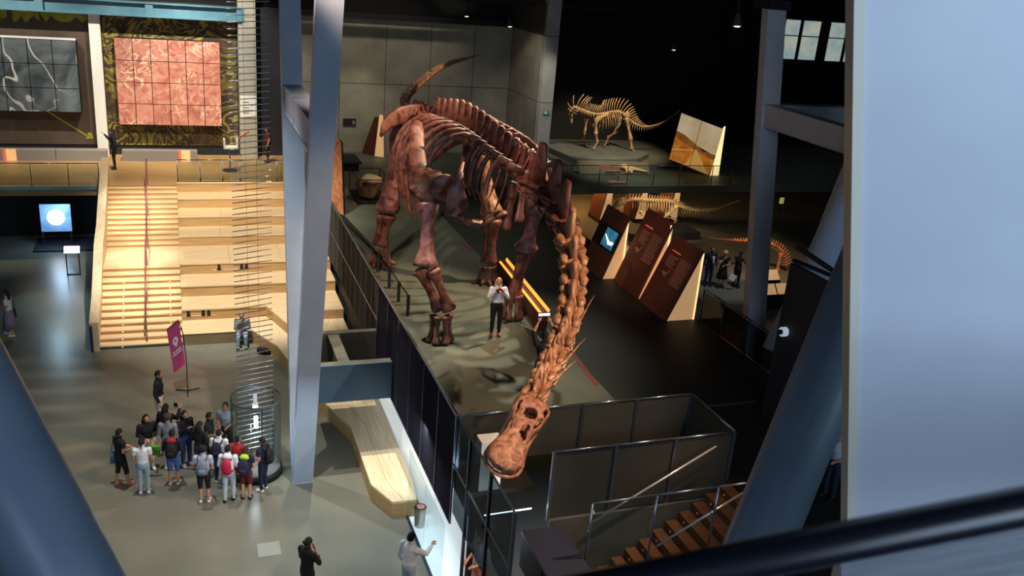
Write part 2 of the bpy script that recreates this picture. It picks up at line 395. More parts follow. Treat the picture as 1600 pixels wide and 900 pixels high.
def round_column(a, b, r, label, mt='col_round'):
    a, b = V(a), V(b); d = (b-a).normalized(); m = MB()
    m.tube([a, b], r, n=40)
    o = m.build('round_column', mt, None, True, at=a)
    return tag(o, label, 'column')
A, B = V((4.68, 5.56, 8.40)), V((5.70, 6.08, 10.72)); D = (B-A)
round_column(A-D*3.6, B+D*1.4, .285, 'thick round slanted blue column beside the white slab at right')
A, B = V((-1.78-.23, 8.41, 9.42)), V((-.86-.23, 7.35, 7.61)); D = (B-A)
round_column(A-D*2.0, B+D*3.0, .42, 'thick round blue column slanting across the lower left corner')
A, B = V((14.75, 17.0, 6.84)), V((15.95, 17.5, 9.2)); D = (B-A)
round_column(A-D*1.0, B+D*2.5, .62, 'grey slanted column behind the dark blue partition', 'col_paint')

# white slab close to the gallery, its edge strip, the gallery floor and rail
t = thing('wall_slab', (3.6, 3.6, 9.0), 'large pale blue-white slanted slab filling the right edge', 'column')
def slab_pt(z, u): return (3.71 + (9.6-z)*.238 + u, 3.6 - u*.29, z)
pts = [slab_pt(7.5, .06), slab_pt(7.5, 3.2), slab_pt(15.9, 3.2), slab_pt(15.9, .06)]
MB().slab(pts, (.35, .45, 0)).build('slab_face', 'near_panel', t)
pts = [slab_pt(7.5, .0), slab_pt(7.5, .05), slab_pt(15.9, .05), slab_pt(15.9, .0)]
MB().slab([V(p)+V((0, -.02, 0)) for p in pts], (.35, .5, 0)).build('edge_strip', 'near_edge', t)
struct(MB().prism([(1.23, 1.0), (9, 1.0), (9, 1.6), (1.99, 1.99)], 11.1, 11.3).build('floor_gallery', 'near_floor'))
t = thing('handrail', (1, .74, 11.3), 'dark blurred round handrail crossing the lower right corner', 'railing')
a, b = V((.5, .885, 12.22)), V((1.03, .735, 12.372)); d = b-a
MB().tube([a-d*4, b+d*3], .027, n=20).build('rail', 'rail_black', t, True)
MB().tube([a-d*4+V((0,.03,-.045)), b+d*3+V((0,.03,-.045))], .012, n=12).build('lower_rail', 'rail_black', t, True)

# ------------------------------------------------------------------ mural wall
YM = 43.75
def mural(x0, x1, m, label):
    t = thing('mural', ((x0+x1)/2, YM, 3.9), label, 'mural'); MB().bb(x0, x1, YM-.06, YM-.005, 3.75, 9.35).build('painted_ground', m, t); return t
ml = mural(-11, -3.42, 'mural_dark', 'dark brown mural with lime flecks left of the white post')
for x0, x1, zb in ((-11, -6.5, 9.0), (-6.3, -5.3, 8.95), (-5.25, -3.5, 9.02)):
    n = 9; top = [(x0+(x1-x0)*i/n, 9.34) for i in range(n+1)]; bot = [(x0+(x1-x0)*i/n, zb+random.uniform(-.12, .2)) for i in range(n+1)][::-1]
    MB().slab([(x, YM-.07, z) for x, z in top+bot], (0, .01, 0)).build('lime_drip', 'mural_lime', ml)
MB().slab([(-6.2, YM-.08, 5.75), (-3.85, YM-.08, 4.1), (-3.8, YM-.08, 4.14), (-6.15, YM-.08, 5.82)], (0, .01, 0)).build('lime_line', 'mural_lime', ml)
MB().slab([(-3.9, YM-.08, 4.0), (-3.6, YM-.08, 4.02), (-3.65, YM-.08, 4.25), (-3.78, YM-.08, 4.3)], (0, .01, 0)).build('lime_blot', 'mural_lime', ml)
mural(-2.95, 2.55, 'mural', 'brown and yellow swirled mural behind the red stone panel')
def tile_panel(x0, x1, z0, z1, nx, nz, mt, label, y):
    t = thing('stone_panel', ((x0+x1)/2, y, z0), label, 'stone panel')
    MB().bb(x0, x1, y, YM-.06, z0, z1).build('backing', 'black', t)
    dx, dz = (x1-x0)/nx, (z1-z0)/nz
    for i in range(nx):
        for k in range(nz):
            o = random.uniform(0, .05)
            MB().bb(x0+i*dx+.015, x0+(i+1)*dx-.015, y-.10-o, y+.01, z0+k*dz+.015, z0+(k+1)*dz-.015).build('tile', mt, t)
    return t
tile_panel(-2.48, 1.82, 4.75, 8.45, 6, 4, 'red_rock', 'square red stone panel of twenty-four tiles on the mural', 43.3)
g = tile_panel(-8.6, -3.95, 5.25, 8.25, 5, 3, 'grey_rock', 'dark grey veined stone panel of large tiles at the left', 43.3)
MB().bb(-8.6, -3.95, 43.15, 43.35, 8.26, 8.33).build('top_edge', 'white', g)
tag(MB().bb(-3.42, -2.98, 43.3, 43.7, 3.3, 9.45).build('post', 'white_pillar'), 'white square post between the two murals', 'post')
t = thing('roof_beam', (-4, 43.2, 9.4), 'pale blue steel beam running above the murals', 'beam')
MB().bb(-14, 2.75, 43.1, 43.2, 9.42, 9.95).build('beam_web', 'blue_beam', t)
for z in (9.38, 9.93): MB().bb(-14, 2.75, 42.9, 43.4, z, z+.05).build('beam_flange', 'blue_beam', t)
for x in (-5.2, -1.0, 2.7): MB().bb(x-.16, x+.16, 42.95, 43.15, 9.4, 9.95).build('stiffener', 'blue_beam', t)
t = thing('concrete_pillar', (2.95, 43.3, 3.3), 'square concrete pillar right of the red stone panel', 'pillar')
for z0, z1 in ((3.3, 6.2), (6.22, 9.6), (9.62, 16)): MB().bb(2.6, 3.35, 43.0, 43.7, z0, z1).build('pillar_block', 'concrete_pale', t)
MB().bb(2.62, 3.33, 42.96, 43.0, 5.2, 6.2).build('notice', 'white', t)
for k in range(5): MB().bb(2.72, 3.0+.2*(k%2), 42.95, 42.96, 5.4+k*.12, 5.44+k*.12).build('text_line', 'plinth', t)
# low grey plinths along the mural
for i, (x0, x1) in enumerate(((-11, -5.02), (-5.0, -3.0), (-2.4, .7))):
    t = thing('display_plinth', ((x0+x1)/2, 42.9, HZ), ('long low grey plinth under the dark mural, farthest left', 'short grey plinth ending at the white post', 'grey plinth under the red stone panel at the stair head')[i], 'plinth', 'plinths along the murals')
    MB().bb(x0, x1, 42.4, 42.9, HZ, HZ+.45).build('body', 'plinth', t)
    if i != 1:
        e = -7.0 if i == 0 else -.1
        MB().bb(e, e+.12, 42.36, 42.4, HZ, HZ+.5).build('red_block', 'text_red', t); MB().bb(e+.12, e+.5, 42.36, 42.4, HZ, HZ+.5).build('cream_block', 'cream_glow', t)
# white model arm on a stand by the pillar
t = thing('instrument_stand', (2.0, 40.6, HZ), 'white bucket-shaped instrument on a thin stand by the landing rail', 'instrument')
MB().tube([(2.0, 40.6, HZ), (2.0, 40.6, HZ+.05)], .3, n=18).build('base', 'steel_dark', t)
MB().tube([(2.0, 40.6, HZ), (2.0, 40.6, HZ+1.0)], .03).build('pole', 'steel', t)
m = MB(); m.bb(1.75, 2.35, 40.4, 40.8, HZ+1.0, HZ+1.08); m.bb(2.27, 2.35, 40.4, 40.8, HZ+1.08, HZ+1.45); m.bb(1.75, 1.81, 40.4, 40.8, HZ+1.08, HZ+1.4); m.build('tray', 'white', t)
MB().tube([(2.33, 40.6, HZ+1.42), (2.8, 40.6, HZ+1.75)], .06).build('arm', 'bone_orange', t)

# ------------------------------------------------------------------ wooden stair and seating
st = thing('wooden_staircase', (-1.4, 29.6, 0), 'pale wooden staircase with a landing left of the seating tiers', 'staircase')
ys = [29.6+i*.3 for i in range(12)] + [35.2+i*.235 for i in range(12)]
rz = 3.3/24
for i, y in enumerate(ys):
    y1 = ys[i+1] if i < 23 else 38.0
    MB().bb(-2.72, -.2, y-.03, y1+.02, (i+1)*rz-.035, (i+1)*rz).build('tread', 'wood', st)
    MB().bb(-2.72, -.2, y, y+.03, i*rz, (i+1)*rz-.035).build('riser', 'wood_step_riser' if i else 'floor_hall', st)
    if i < 10:
        for x in (-2.05, -.55): MB().ell((x, y-.02, (i+.5)*rz), (.016, .012, .016), 8, 5).build('step_light', 'step_led', st)
for nm, xa, xb in (('parapet', -2.95, -2.72),):
    prof = [(29.5, 0), (29.5, .95), (31, 1.35), (33.2, 2.45), (34.6, 2.7), (35.2, 2.95), (38.6, 4.15), (38.9, 4.2), (38.9, 3.3), (38.0, 3.0), (38, 0)]
    MB().slab([(xa, y, z) for y, z in prof], (xb-xa, 0, 0)).build('parapet', 'wood', st)
    cp = prof[1:8]
    for (ya, za), (yb, zb) in zip(cp, cp[1:]): MB().slab([(xa-.03, ya, za), (xa-.03, yb, zb), (xa-.03, yb, zb+.05), (xa-.03, ya, za+.05)], (.29, 0, 0)).build('capping', 'wood_bench', st)
MB().bb(-2.98, -2.90, 29.45, 29.5, 0, .9).build('end_post', 'steel_dark', st)
hp = [(-1.3, 29.7, 1.0), (-1.3, 33.2, 2.5), (-1.3, 35.0, 2.62), (-1.3, 38.2, 4.25), (-1.3, 38.6, 4.25)]
MB().tube(hp[:3], .028, n=10).build('handrail', 'maroon_rail', st, True)
MB().tube(hp[2:], .028, n=10).build('handrail', 'maroon_rail', st, True)
for y, z in ((29.75, .1375), (31.4, .9), (33.1, 1.65), (35.0, 1.65), (36.6, 2.5), (38.2, 3.3)):
    MB().tube([(-1.3, y, z), (-1.3, y, z+(.9 if y < 38 else .95))], .02).build('baluster', 'maroon_rail', st)

se = thing('seating_tiers', (2.4, 29.55, 0), 'broad pale wooden seating tiers right of the staircase', 'tiered seating')
ty = [29.55, 30.75, 31.95, 33.15, 35.2, 36.43, 37.65, 38.6]; tz = 3.3/8
for i, y in enumerate(ty):
    z1 = (i+1)*tz
    if i > 0:
        y1 = ty[i+1] if i < 7 else 38.75
        xs_ = -.2
        while xs_ < 5.2:
            xe = min(xs_+random.uniform(1.5, 2.4), 5.21)
            if 5.21-xe < .6: xe = 5.21
            MB().bb(xs_+.004, xe-.004, y-.03, y1+.03, z1-.05, z1).build('seat_board', 'wood', se)
            xs_ = xe
        xr = 2.6 if i == 1 else 5.21
        MB().bb(-.2, xr, y, y+.04, z1-tz, z1-.05).build('riser_board', 'wood_riser', se)
# lowest tier runs out into the long bench
out = [(-.2, 29.55), (2.0, 29.55), (2.72, 28.05), (3.5, 24.2), (4.12, 22.3), (4.10, 19.3), (4.45, 18.45)]
inn = [(-.2, 30.76), (3.0, 30.76), (3.5, 28.4), (4.1, 24.2), (4.52, 22.3), (4.50, 19.3), (4.75, 18.42)]
in2 = [(-.2, 30.78), (5.21, 30.78), (5.21, 28.4), (5.21, 24.2), (5.2, 22.3), (5.15, 19.3), (5.04, 18.40)]
for i in range(1, 6):
    for A_, B_, z, g_ in ((out, inn, .45, 0), (inn, in2, .455, .007)):
        P = [(A_[i][0]+g_, A_[i][1]), (A_[i+1][0]+g_, A_[i+1][1]), B_[i+1], B_[i]]; MB().prism(P, z-.06, z).build('bench_board', 'wood_bench', se)
MB().prism([out[0], out[1], (2.6, 30.76), (-.2, 30.76)], .36, .41).build('seat_board', 'wood', se)
MB().prism([out[1], out[1], inn[1], (2.6, 30.76)][1:], .355, .409).build('seat_board', 'wood', se)
for i in range(6):
    (xa, ya), (xb, yb) = out[i], out[i+1]
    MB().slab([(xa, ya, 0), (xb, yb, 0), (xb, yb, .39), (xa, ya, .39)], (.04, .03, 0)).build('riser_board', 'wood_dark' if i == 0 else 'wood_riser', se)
MB().slab([(4.45, 18.44, 0), (5.04, 18.38, 0), (5.04, 18.38, .39), (4.45, 18.44, .39)], (0, .04, 0)).build('riser_board', 'wood_riser', se)
MB().prism([(2.6, 30.75), (3.3, 28.5), (4.0, 28.5), (4.0, 30.1), (5.21, 30.1), (5.21, 30.78)], .77, .82).build('seat_board', 'wood', se)
for a, b in (((2.6, 30.75), (3.3, 28.5)), ((3.3, 28.5), (4.0, 28.5)), ((4.0, 30.1), (5.21, 30.1))):
    MB().slab([(a[0], a[1], .41), (b[0], b[1], .41), (b[0], b[1], .77), (a[0], a[1], .77)], (.03, .04, 0)).build('riser_board', 'wood_riser', se)
for x, y, z in ((1.15, 33.14, 1.36), (1.95, 33.14, 1.38), (2.12, 33.14, 1.38), (.02, 30.74, .55), (.5, 30.74, .55), (.68, 30.74, .55)):
    m = MB(); m.ell((x, y, z+.19), (.045, .012, .05), 8, 6); m.slab([(x-.07, y-.01, z), (x+.07, y-.01, z), (x+.05, y-.01, z+.15), (x-.05, y-.01, z+.15)], (0, .015, 0)); m.build('pictogram', 'black', se)
for x0, x1, y, z in ((.95, 1.05, 33.14, 1.37), (1.3, 1.8, 33.14, 1.37), (-.1, .9, 30.74, .56)):
    MB().bb(x0, x1, y-.008, y, z, z+.02).build('printed_line', 'white', se)

# landing and balcony rails
def rail_run(label, posts, z0, h, m_post='steel', m_glass='glass', name='glass_railing', group='glass railings'):
    t = thing(name, (posts[0][0], posts[0][1], z0), label, 'railing', group)
    for x, y in posts: MB().tube([(x, y, z0), (x, y, z0+h)], .025, n=8).build('post', m_post, t, True)
    for (xa, ya), (xb, yb) in zip(posts, posts[1:]):
        d = V((xb-xa, yb-ya, 0)).normalized()*.05; n = V((-d.y, d.x, 0))*.12
        MB().slab([(xa+d.x, ya+d.y, z0+.06), (xb-d.x, yb-d.y, z0+.06), (xb-d.x, yb-d.y, z0+h-.06), (xa+d.x, ya+d.y, z0+h-.06)], n).build('glass_pane', m_glass, t)
        MB().tube([(xa, ya, z0+h), (xb, yb, z0+h)], .022, n=8).build('top_rail', m_post, t, True)
    return t
rail_run('glass railing along the balcony edge left of the staircase', [(x, 38.05) for x in (-9.6, -8.2, -6.72, -5.42, -4.12, -3.05)], HZ, .9)
rail_run('glass railing at the head of the seating tiers', [(x, 38.75) for x in (-.15, .72, 1.6, 2.3, 3.8, 4.7)], HZ, .9)

# dark room under the balcony: projection of a bright disc, reading stand
t = thing('projection_screen', (-5.05, 41, .5), 'blue-white projection of a glowing disc in the dark room', 'screen')
MB().bb(-5.65, -4.48, 41, 41.05, .58, 1.77).build('screen_sheet', 'screen_halo', t)
MB().tube([(-5.06, 40.99, 1.2), (-5.06, 41.0, 1.2)], .33, n=32).build('bright_disc', 'screen_white', t)
for s in (-5.6, -4.53): MB().bb(s-.03, s+.03, 41.0, 41.06, 0, .6).build('screen_leg', 'steel_dark', t)
tag(MB().bb(-5.9, -3.2, 40.0, 41.9, 0, .06).build('low_stage', 'dark_wall'), 'low dark stage under the glowing disc projection', 'stage')
t = thing('reading_stand', (-4.15, 37.3, 0), 'tall black stand with a glowing lilac screen by the stairs', 'kiosk')
MB().slab([(-4.4, 36.95, .95), (-3.85, 36.95, .95), (-3.85, 37.15, 1.15), (-4.4, 37.15, 1.15)], (0, .03, -.04)).build('tilted_screen', 'screen_pink', t)
for x in (-4.35, -3.9): MB().bb(x-.02, x+.02, 37.05, 37.1, 0, .98).build('leg', 'black', t)
MB().bb(-4.38, -3.87, 37.0, 37.15, 0, .02).build('foot', 'black', t)
t = thing('projector', (-4.9, 40, 2.5), 'small ceiling projector with a blue light in the dark room', 'projector')
MB().bb(-5.05, -4.75, 39.9, 40.2, 2.45, 2.6).build('body', 'black', t); MB().ell((-4.85, 39.88, 2.5), (.07, .03, .03)).build('lens', 'led_blue', t); MB().bb(-4.92, -4.88, 40.0, 40.1, 2.6, 2.95).build('bracket', 'black', t)
point('projection_glow', (-4.9, 40.2, 1.5), (.35, .65, 1), 60, .3)
spot('projection_pool', (-4.7, 36, 2.9), (-4.5, 33.5, 0), 75, (.55, .85, 1), 130, .9)

# ------------------------------------------------------------------ fence at the hall edge
fe = thing('mesh_fence', (4.95, 22, 1.9), 'long dark mesh fence along the hall edge above the wooden bench', 'fence')
yp = [15.3+i*1.28 for i in range(7)]; yq = [22.98+i*.82 for i in range(13)]
for y in yp+yq[1:]: MB().bb(4.905, 4.945, y-.014, y+.014, 1.9 if y < 23 else 2.2, 4.42).build('post', 'steel' if y < 21 else 'steel_dark', fe)
for a_, b_ in zip(yp, yp[1:]): MB().bb(4.93, 4.945, a_+.018, b_-.018, 1.9, 4.38).build('mesh_panel', 'mesh', fe)
for a_, b_ in zip(yq, yq[1:]):
    for z0, z1 in ((3.34, 4.38), (2.2, 3.30)): MB().bb(4.93, 4.945, a_+.018, b_-.018, z0, z1).build('mesh_panel', 'mesh_far', fe)
MB().bb(4.90, 4.96, 15.3, yq[-1], 4.40, 4.43).build('top_rail', 'steel', fe)
MB().bb(4.90, 4.96, 22.98, yq[-1], 3.30, 3.33).build('mid_rail', 'steel', fe)
MB().bb(4.91, 4.95, 15.3, 22.98, 1.88, 1.90).build('bottom_rail', 'steel_dark', fe)
# white lit wall and glass screens under the hall
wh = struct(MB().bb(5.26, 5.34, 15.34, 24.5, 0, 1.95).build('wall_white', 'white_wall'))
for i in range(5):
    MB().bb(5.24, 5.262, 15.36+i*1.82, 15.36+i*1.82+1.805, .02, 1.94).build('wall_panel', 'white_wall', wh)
t = thing('glass_screen', (4.82, 16.8, 0), 'tall clear glass screen beside the white lit wall', 'glass screen')
for i in range(2): MB().bb(4.81, 4.83, 15.3+i*1.56, 15.3+i*1.56+1.54, .0, 1.88).build('glass_pane', 'glass', t)
MB().bb(4.79, 4.85, 15.3, 18.4, 0, .03).build('floor_channel', 'steel_dark', t)
# steel box bridging from column to fence
t = thing('steel_box_beam', (3.95, 22, 1.95), 'open-topped dark blue steel box bridging from the V column to the fence', 'beam')
MB().bb(2.9, 4.9, 20.9, 20.95, 1.97, 3.0).build('front_panel', 'blue_box', t)
MB().bb(2.9, 4.9, 20.95, 21.2, 2.9, 2.98).build('front_flange', 'beam_olive', t)
MB().bb(2.9, 4.9, 22.95, 23.15, 1.97, 3.0).build('rear_panel', 'beam_olive', t)
MB().bb(3.55, 3.85, 21.2, 22.95, 2.3, 2.97).build('mid_beam', 'beam_olive', t)
MB().bb(2.9, 4.9, 20.95, 22.95, 1.97, 2.0).build('base_plate', 'dark_wall', t)
MB().bb(2.86, 2.9, 20.9, 23.15, 1.97, 3.0).build('end_plate', 'blue_box', t)
# waste bin
t = thing('waste_bin', (5.0, 17.8, 0), 'small steel waste bin beside the bench end', 'bin')
m = MB(); m.tube([(5.02, 17.95, 0), (5.02, 17.95, .55)], [.12, .15], n=16, cap=False); m.tube([(5.02, 17.95, .03), (5.02, 17.95, .5)], [.11, .135], n=16); m.build('drum', 'bin_metal', t, True)
MB().tube([(5.02, 17.95, .5), (5.02, 17.95, .56)], [.152, .13], n=16).build('dark_liner', 'black', t)
MB().ell((5.02, 17.95, .55), (.1, .1, .04), lump=.2).build('crumpled_paper', 'pink_label', t)
struct(MB().bb(1.25, 1.75, 17.6, 18.1, 0, .006).build('trim_4', 'tile_floor'))

# ------------------------------------------------------------------ stair well in front of the hall
def mesh_run(label, posts, m='mesh_light'):
    t = thing('mesh_railing', (posts[0][0], posts[0][1], HZ), label, 'railing', 'mesh railings of the stair well')
    for x, y in posts: MB().bb(x-.03, x+.03, y-.03, y+.03, 2.9, 4.4).build('post', 'steel', t)
    for (xa, ya), (xb, yb) in zip(posts, posts[1:]):
        d = V((xb-xa, yb-ya, 0)).normalized(); n = V((-d.y, d.x, 0))*.012; d = d*.035
        MB().slab([(xa+d.x, ya+d.y, 2.95), (xb-d.x, yb-d.y, 2.95), (xb-d.x, yb-d.y, 4.36), (xa+d.x, ya+d.y, 4.36)], n).build('mesh_panel', m, t)
        MB().tube([(xa, ya, 4.4), (xb, yb, 4.4)], .025, n=8).build('top_rail', 'steel', t, True)
mesh_run('mesh railing along the hall side of the stair well', [(4.98, 15.28), (6.35, 15.3), (7.66, 15.3), (8.92, 15.3), (10.24, 15.3)])
mesh_run('mesh railing along the near side of the stair well above the steps', [(6.34, 13.6), (7.62, 13.6), (8.91, 13.6), (10.24, 13.6)])
mesh_run('short mesh railing closing the right end of the stair well', [(10.27, 13.62), (10.27, 15.26)])
struct(MB().bb(6.34, 10.2, 13.5, 13.56, 0, 2.95).build('wall_stair', 'beam_olive'))
ws = thing('brown_staircase', (4.9, 12.6, 0), 'brown staircase with red step lights at the lower right', 'staircase')
n = 19; rr = HZ/n
for i in range(n):
    x = 4.95+i*.28
    MB().bb(x, x+.3, 11.95, 13.45, (i+1)*rr-.04, (i+1)*rr).build('tread', 'wood_orange', ws)
    MB().bb(x, x+.03, 11.95, 13.45, i*rr, (i+1)*rr-.04).build('riser', 'wood_orange', ws)
    MB().ell((x-.01, 13.2, (i+.5)*rr), (.015, .02, .02), 8, 5).build('step_light', 'text_red', ws)
MB().slab([(4.95, 11.88, 0), (5.3, 11.88, 0), (10.2, 11.88, 2.9), (10.2, 11.88, 3.35), (4.95, 11.88, .3)], (0, .06, 0)).build('stringer', 'beam_olive', ws)
MB().tube([(7.2, 13.38, 2.88), (9.72, 13.38, 4.26)], .022, n=10).build('handrail', 'steel_bright', ws, True)
MB().tube([(7.79, 11.95, 3.24), (9.6, 11.95, 4.22)], .022, n=10).build('handrail', 'steel_bright', ws, True)
struct(MB().bb(6.3, 10.25, 11.7, 11.95, 2.8, 2.95).build('trim_6', 'beam_olive'))
rail_run('glass guard with steel posts on the near side of the brown stairs', [(x, 11.86) for x in (6.34, 7.58, 8.82, 10.1)], 2.95, 1.45, 'steel', 'glass')
t = thing('parapet_box', (5.85, 12.1, 0), 'solid dark grey parapet box at the foot of the brown stairs', 'parapet')
MB().bb(5.52, 6.25, 10.4, 11.8, 0, 3.25).build('body', 'dark_wall', t); MB().bb(5.5, 6.29, 10.36, 12.85, 3.25, 3.3).build('cap', 'steel_dark', t)
MB().bb(5.5, 6.25, 11.8, 12.8, 2.6, 3.25).build('head_panel', 'dark_wall', t)
t = thing('glass_fence', (4.95, 13.5, HZ), 'tall clear glass fence with blue steel posts in front of the stair foot', 'railing')
for y in (11.9, 13.15, 14.4): MB().bb(4.92, 4.98, y-.03, y+.03, 0, 4.4).build('post', 'steel_dark', t)
for ya, yb in ((11.93, 13.12), (13.18, 14.37), (14.43, 15.25)):
    for z0, z1 in ((2.2, 3.2), (3.3, 4.38)): MB().bb(4.945, 4.957, ya, yb, z0, z1).build('glass_pane', 'glass_smoke', t)
MB().tube([(4.95, 11.9, 4.4), (4.95, 15.3, 4.4)], .02).build('top_rail', 'steel', t); MB().tube([(4.95, 11.9, 3.25), (4.95, 15.3, 3.25)], .02).build('mid_rail', 'steel', t)
struct(MB().bb(5.0, 6.5, 14.72, 15.3, 2.85, 2.95).build('trim_9', 'floor_dark'))
t = thing('lamp_tube', (5.8, 14.3, 2.7), 'short white lamp tube behind the glass fence', 'lamp')
MB().tube([(5.3, 14.3, 2.7), (6.3, 14.32, 2.7)], .014, n=10).build('tube', 'lamp_white', t)
for x in (5.5, 6.1): MB().tube([(x, 14.31, 2.7), (x, 14.75, 2.9)], .01, n=6).build('bracket', 'black', t)
point('tube_light', (5.3, 14.05, 2.6), (.9, .95, 1), 30, .1)
tag(MB().bb(5.3, 5.75, 14.75, 15.1, 2.95, 4.05).build('white_plinth', 'white'), 'white plinth standing in the near corner of the stair well', 'plinth')
struct(MB().bb(5.0, 6.3, 13.5, 15.3, 0, .10).build('trim_5', 'wood_orange'))
struct(MB().bb(6.3, 14.3, 13.6, 37, 0, .015).build('trim_shade', 'floor_dark'))  # dark sheet laid over the lower floor in place of shade
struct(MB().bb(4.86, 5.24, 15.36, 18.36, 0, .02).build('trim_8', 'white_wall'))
# dark partition with round lamp, right
t = thing('partition', (12.75, 14, HZ), 'dark blue partition panel with a round white lamp at right', 'partition')
MB().bb(12.72, 12.86, 11.2, 16.0, HZ, 7.08).build('panel', 'dark_wall', t)
MB().tube([(12.60, 15.7, 5.55), (12.72, 15.7, 5.55)], .11, n=18).build('lamp', 'lamp_dim', t); MB().tube([(12.55, 15.7, 5.55), (12.6, 15.7, 5.55)], .06, n=12).build('lamp_hood', 'black', t)
t = thing('spotlight_bar', (12.8, 15, 7.1), 'black arm with a small spotlight above the dark partition', 'lamp')
MB().tube([(12.8, 16.0, 7.15), (12.9, 12.0, 7.4)], .05).build('bar', 'black', t); MB().tube([(12.8, 14.6, 7.35), (12.5, 15.6, 7.6)], .06).build('head', 'black', t); MB().tube([(12.8, 14.7, 7.1), (12.8, 14.7, 7.4)], .03).build('bracket', 'black', t)
# glass rail on the void edge at right
rail_run('glass railing along the drop right of the brown text panels', [(14.25, y) for y in (21.5, 20.4, 19.1, 17.8, 16.4)], HZ, 1.05, 'steel_dark', 'glass_smoke')
rail_run('railing along the platform edge in front of the small sauropod skeleton', [(x, 37.75) for x in (14.4, 16.9, 18.35, 19.8, 21.2, 22.6, 24.4, 25.5)], HZ, .95, 'steel_dark', 'glass')

# ceiling lamps
for x, y, z, lb in ((13.0, 43, 10.55, 'black spotlight with olive glow above the concrete wall'), (15.2, 43, 10.2, 'small pale pendant spotlight right of the glowing one'), (24, 42.5, 9.55, 'tiny pale spotlight high above the small sauropod skeleton'), (15.2, 23.5, 12.0, 'small white spotlight hung beside the top of the grey V column')):
    t = thing('spotlight', (x, y, z), lb, 'lamp', 'ceiling spotlights')
    MB().tube([(x, y, z), (x, y, 16)], .03).build('stem', 'black', t)
    MB().tube([(x, y, z), (x, y-.05, z-.35)], [.07, .16], n=14).build('lamp_head', 'steel', t); MB().ell((x, y-.05, z-.35), (.1, .1, .03)).build('bulb', 'lamp_warm', t)
spot('fascia_glow', (13.0, 43, 10.2), (13.0, 45, 11.5), 80, (1, .95, .5), 130, .8)
t = thing('light_track', (10, 42, 11), 'black lighting track crossing high in front of the concrete wall', 'lamp')
MB().bb(5, 26, 41.9, 42.1, 10.9, 11.1).build('track', 'black', t)
for x in (6, 15, 25): MB().bb(x-.03, x+.03, 41.97, 42.03, 11.1, 16).build('hanger', 'black', t)
t = thing('exit_sign', (16.5, 40.38, 5.9), 'small green exit sign on the pale pillar', 'sign')
MB().bb(16.3, 16.62, 40.34, 40.4, 6.1, 6.3).build('plate', 'exit_green', t); MB().bb(16.34, 16.46, 40.33, 40.34, 6.14, 6.26).build('pictogram', 'white', t)
t = thing('wall_plaque', (7.9, 44.66, 4.6), 'small dark plaque low on the concrete wall', 'plaque')
MB().bb(7.55, 8.18, 44.62, 44.7, 4.62, 4.95).build('plate', 'dark_wall', t); MB().bb(8.0, 8.12, 44.61, 44.62, 4.68, 4.85).build('white_mark', 'plinth', t)

# ------------------------------------------------------------------ the giant sauropod skeleton
sk = thing('sauropod_skeleton', (7.5, 23.6, HZ), 'giant reddish-brown sauropod skeleton lowering its neck and skull toward the atrium', 'skeleton')
UP = V((0, 0, 1))
def long_bone(name, a, b, r, m='bone', fl=(1.75, 1.75), flat=.8, bow=(0, 0, 0), up=(0, 1, 0), parent=sk, n=12):
    a, b, bow = V(a), V(b), V(bow); P = []; Rr = []
    for t, k in ((-.015, .55), (0, fl[0]*.92), (.05, fl[0]), (.14, 1.35), (.28, 1.0), (.5, .86), (.72, 1.0), (.86, 1.35), (.95, fl[1]), (1, fl[1]*.92), (1.015, .55)):
        P.append(a.lerp(b, t)+bow*math.sin(math.pi*min(max(t, 0), 1))); Rr.append((r*k, r*k*flat))
    return MB().tube(P, Rr, n=n, up=up, lump=.05).build(name, m, parent, True)
def vertebra(name, c, t, L, r, hs, wt, hw=.12, fork=False, m='bone', parent=sk, lean=.15, drop=0, wing=0):
    c = V(c); t = V(t).normalized(); s = t.cross(UP).normalized(); u = s.cross(t).normalized(); b = MB()
    b.tube([c-t*L*.5, c-t*L*.42, c-t*L*.15, c+t*L*.15, c+t*L*.42, c+t*L*.5], [r*.7, r*1.05, r*.72, r*.7, r*1.02, r*.6], n=12, up=UP, lump=.05)
    kk = min(1, r/.2)
    b.tube([c+u*r*.4, c+u*(r+.1*kk)], [(hw*1.2, L*.34), (hw, L*.3)], n=8, up=t)
    top = c+u*(r+hs)-t*lean*hs
    if hs > .15:
        b.tube([c+u*r*.6, c.lerp(top, .5)+u*r*.2, top-u*.07, top], [(hw*.9, L*.3), (hw*.42, L*.24), (hw*.7, L*.25), (hw*.35, L*.15)], n=10, up=t, lump=.06)
        for q in (-1, 1):   # ridges down both sides of the spine
            b.tube([c+u*(r*.8)+s*q*hw*1.6, c.lerp(top, .55)+s*q*hw*.8+u*r*.2, top-u*.1+s*q*hw*.5], [(.05, .045), (.03, .03), (.04, .04)], n=6, up=t)
    for q in (-1, 1):
        if wt > 0:
            e = c+s*q*wt+u*(r+.22*kk-drop)
            b.tube([c+u*(r*.75), c+s*q*wt*.5+u*(r+.1*kk-drop*.4), e], [(.13*kk, .07*kk), (.09*kk, .06*kk), (.10*kk, .07*kk)], n=8, up=t, lump=.08)
        if wing > 0:
            b.tube([c+u*r*.3, c+s*q*wing-u*r*.3, c+s*q*wing*1.05-u*r*1.0-t*L*.1], [(L*.25, .10), (L*.30, .08), (L*.14, .05)], n=8, up=u, lump=.08)
    return b.build(name, m, parent, True)
dors = [(7.40, 26.9, 7.95), (7.65, 25.0, 8.10), (7.82, 23.6, 8.08), (7.98, 22.0, 7.93), (8.16, 20.9, 7.78)]
D = resample(dors, 15)
dirs = lambda P, i: P[min(i+1, len(P)-1)]-P[max(i-1, 0)]
for i, c in enumerate(D):
    vertebra('dorsal_vertebra', c, dirs(D, i), .56, .20, .78-.02*abs(i-4), .62, .15, lean=-.12)
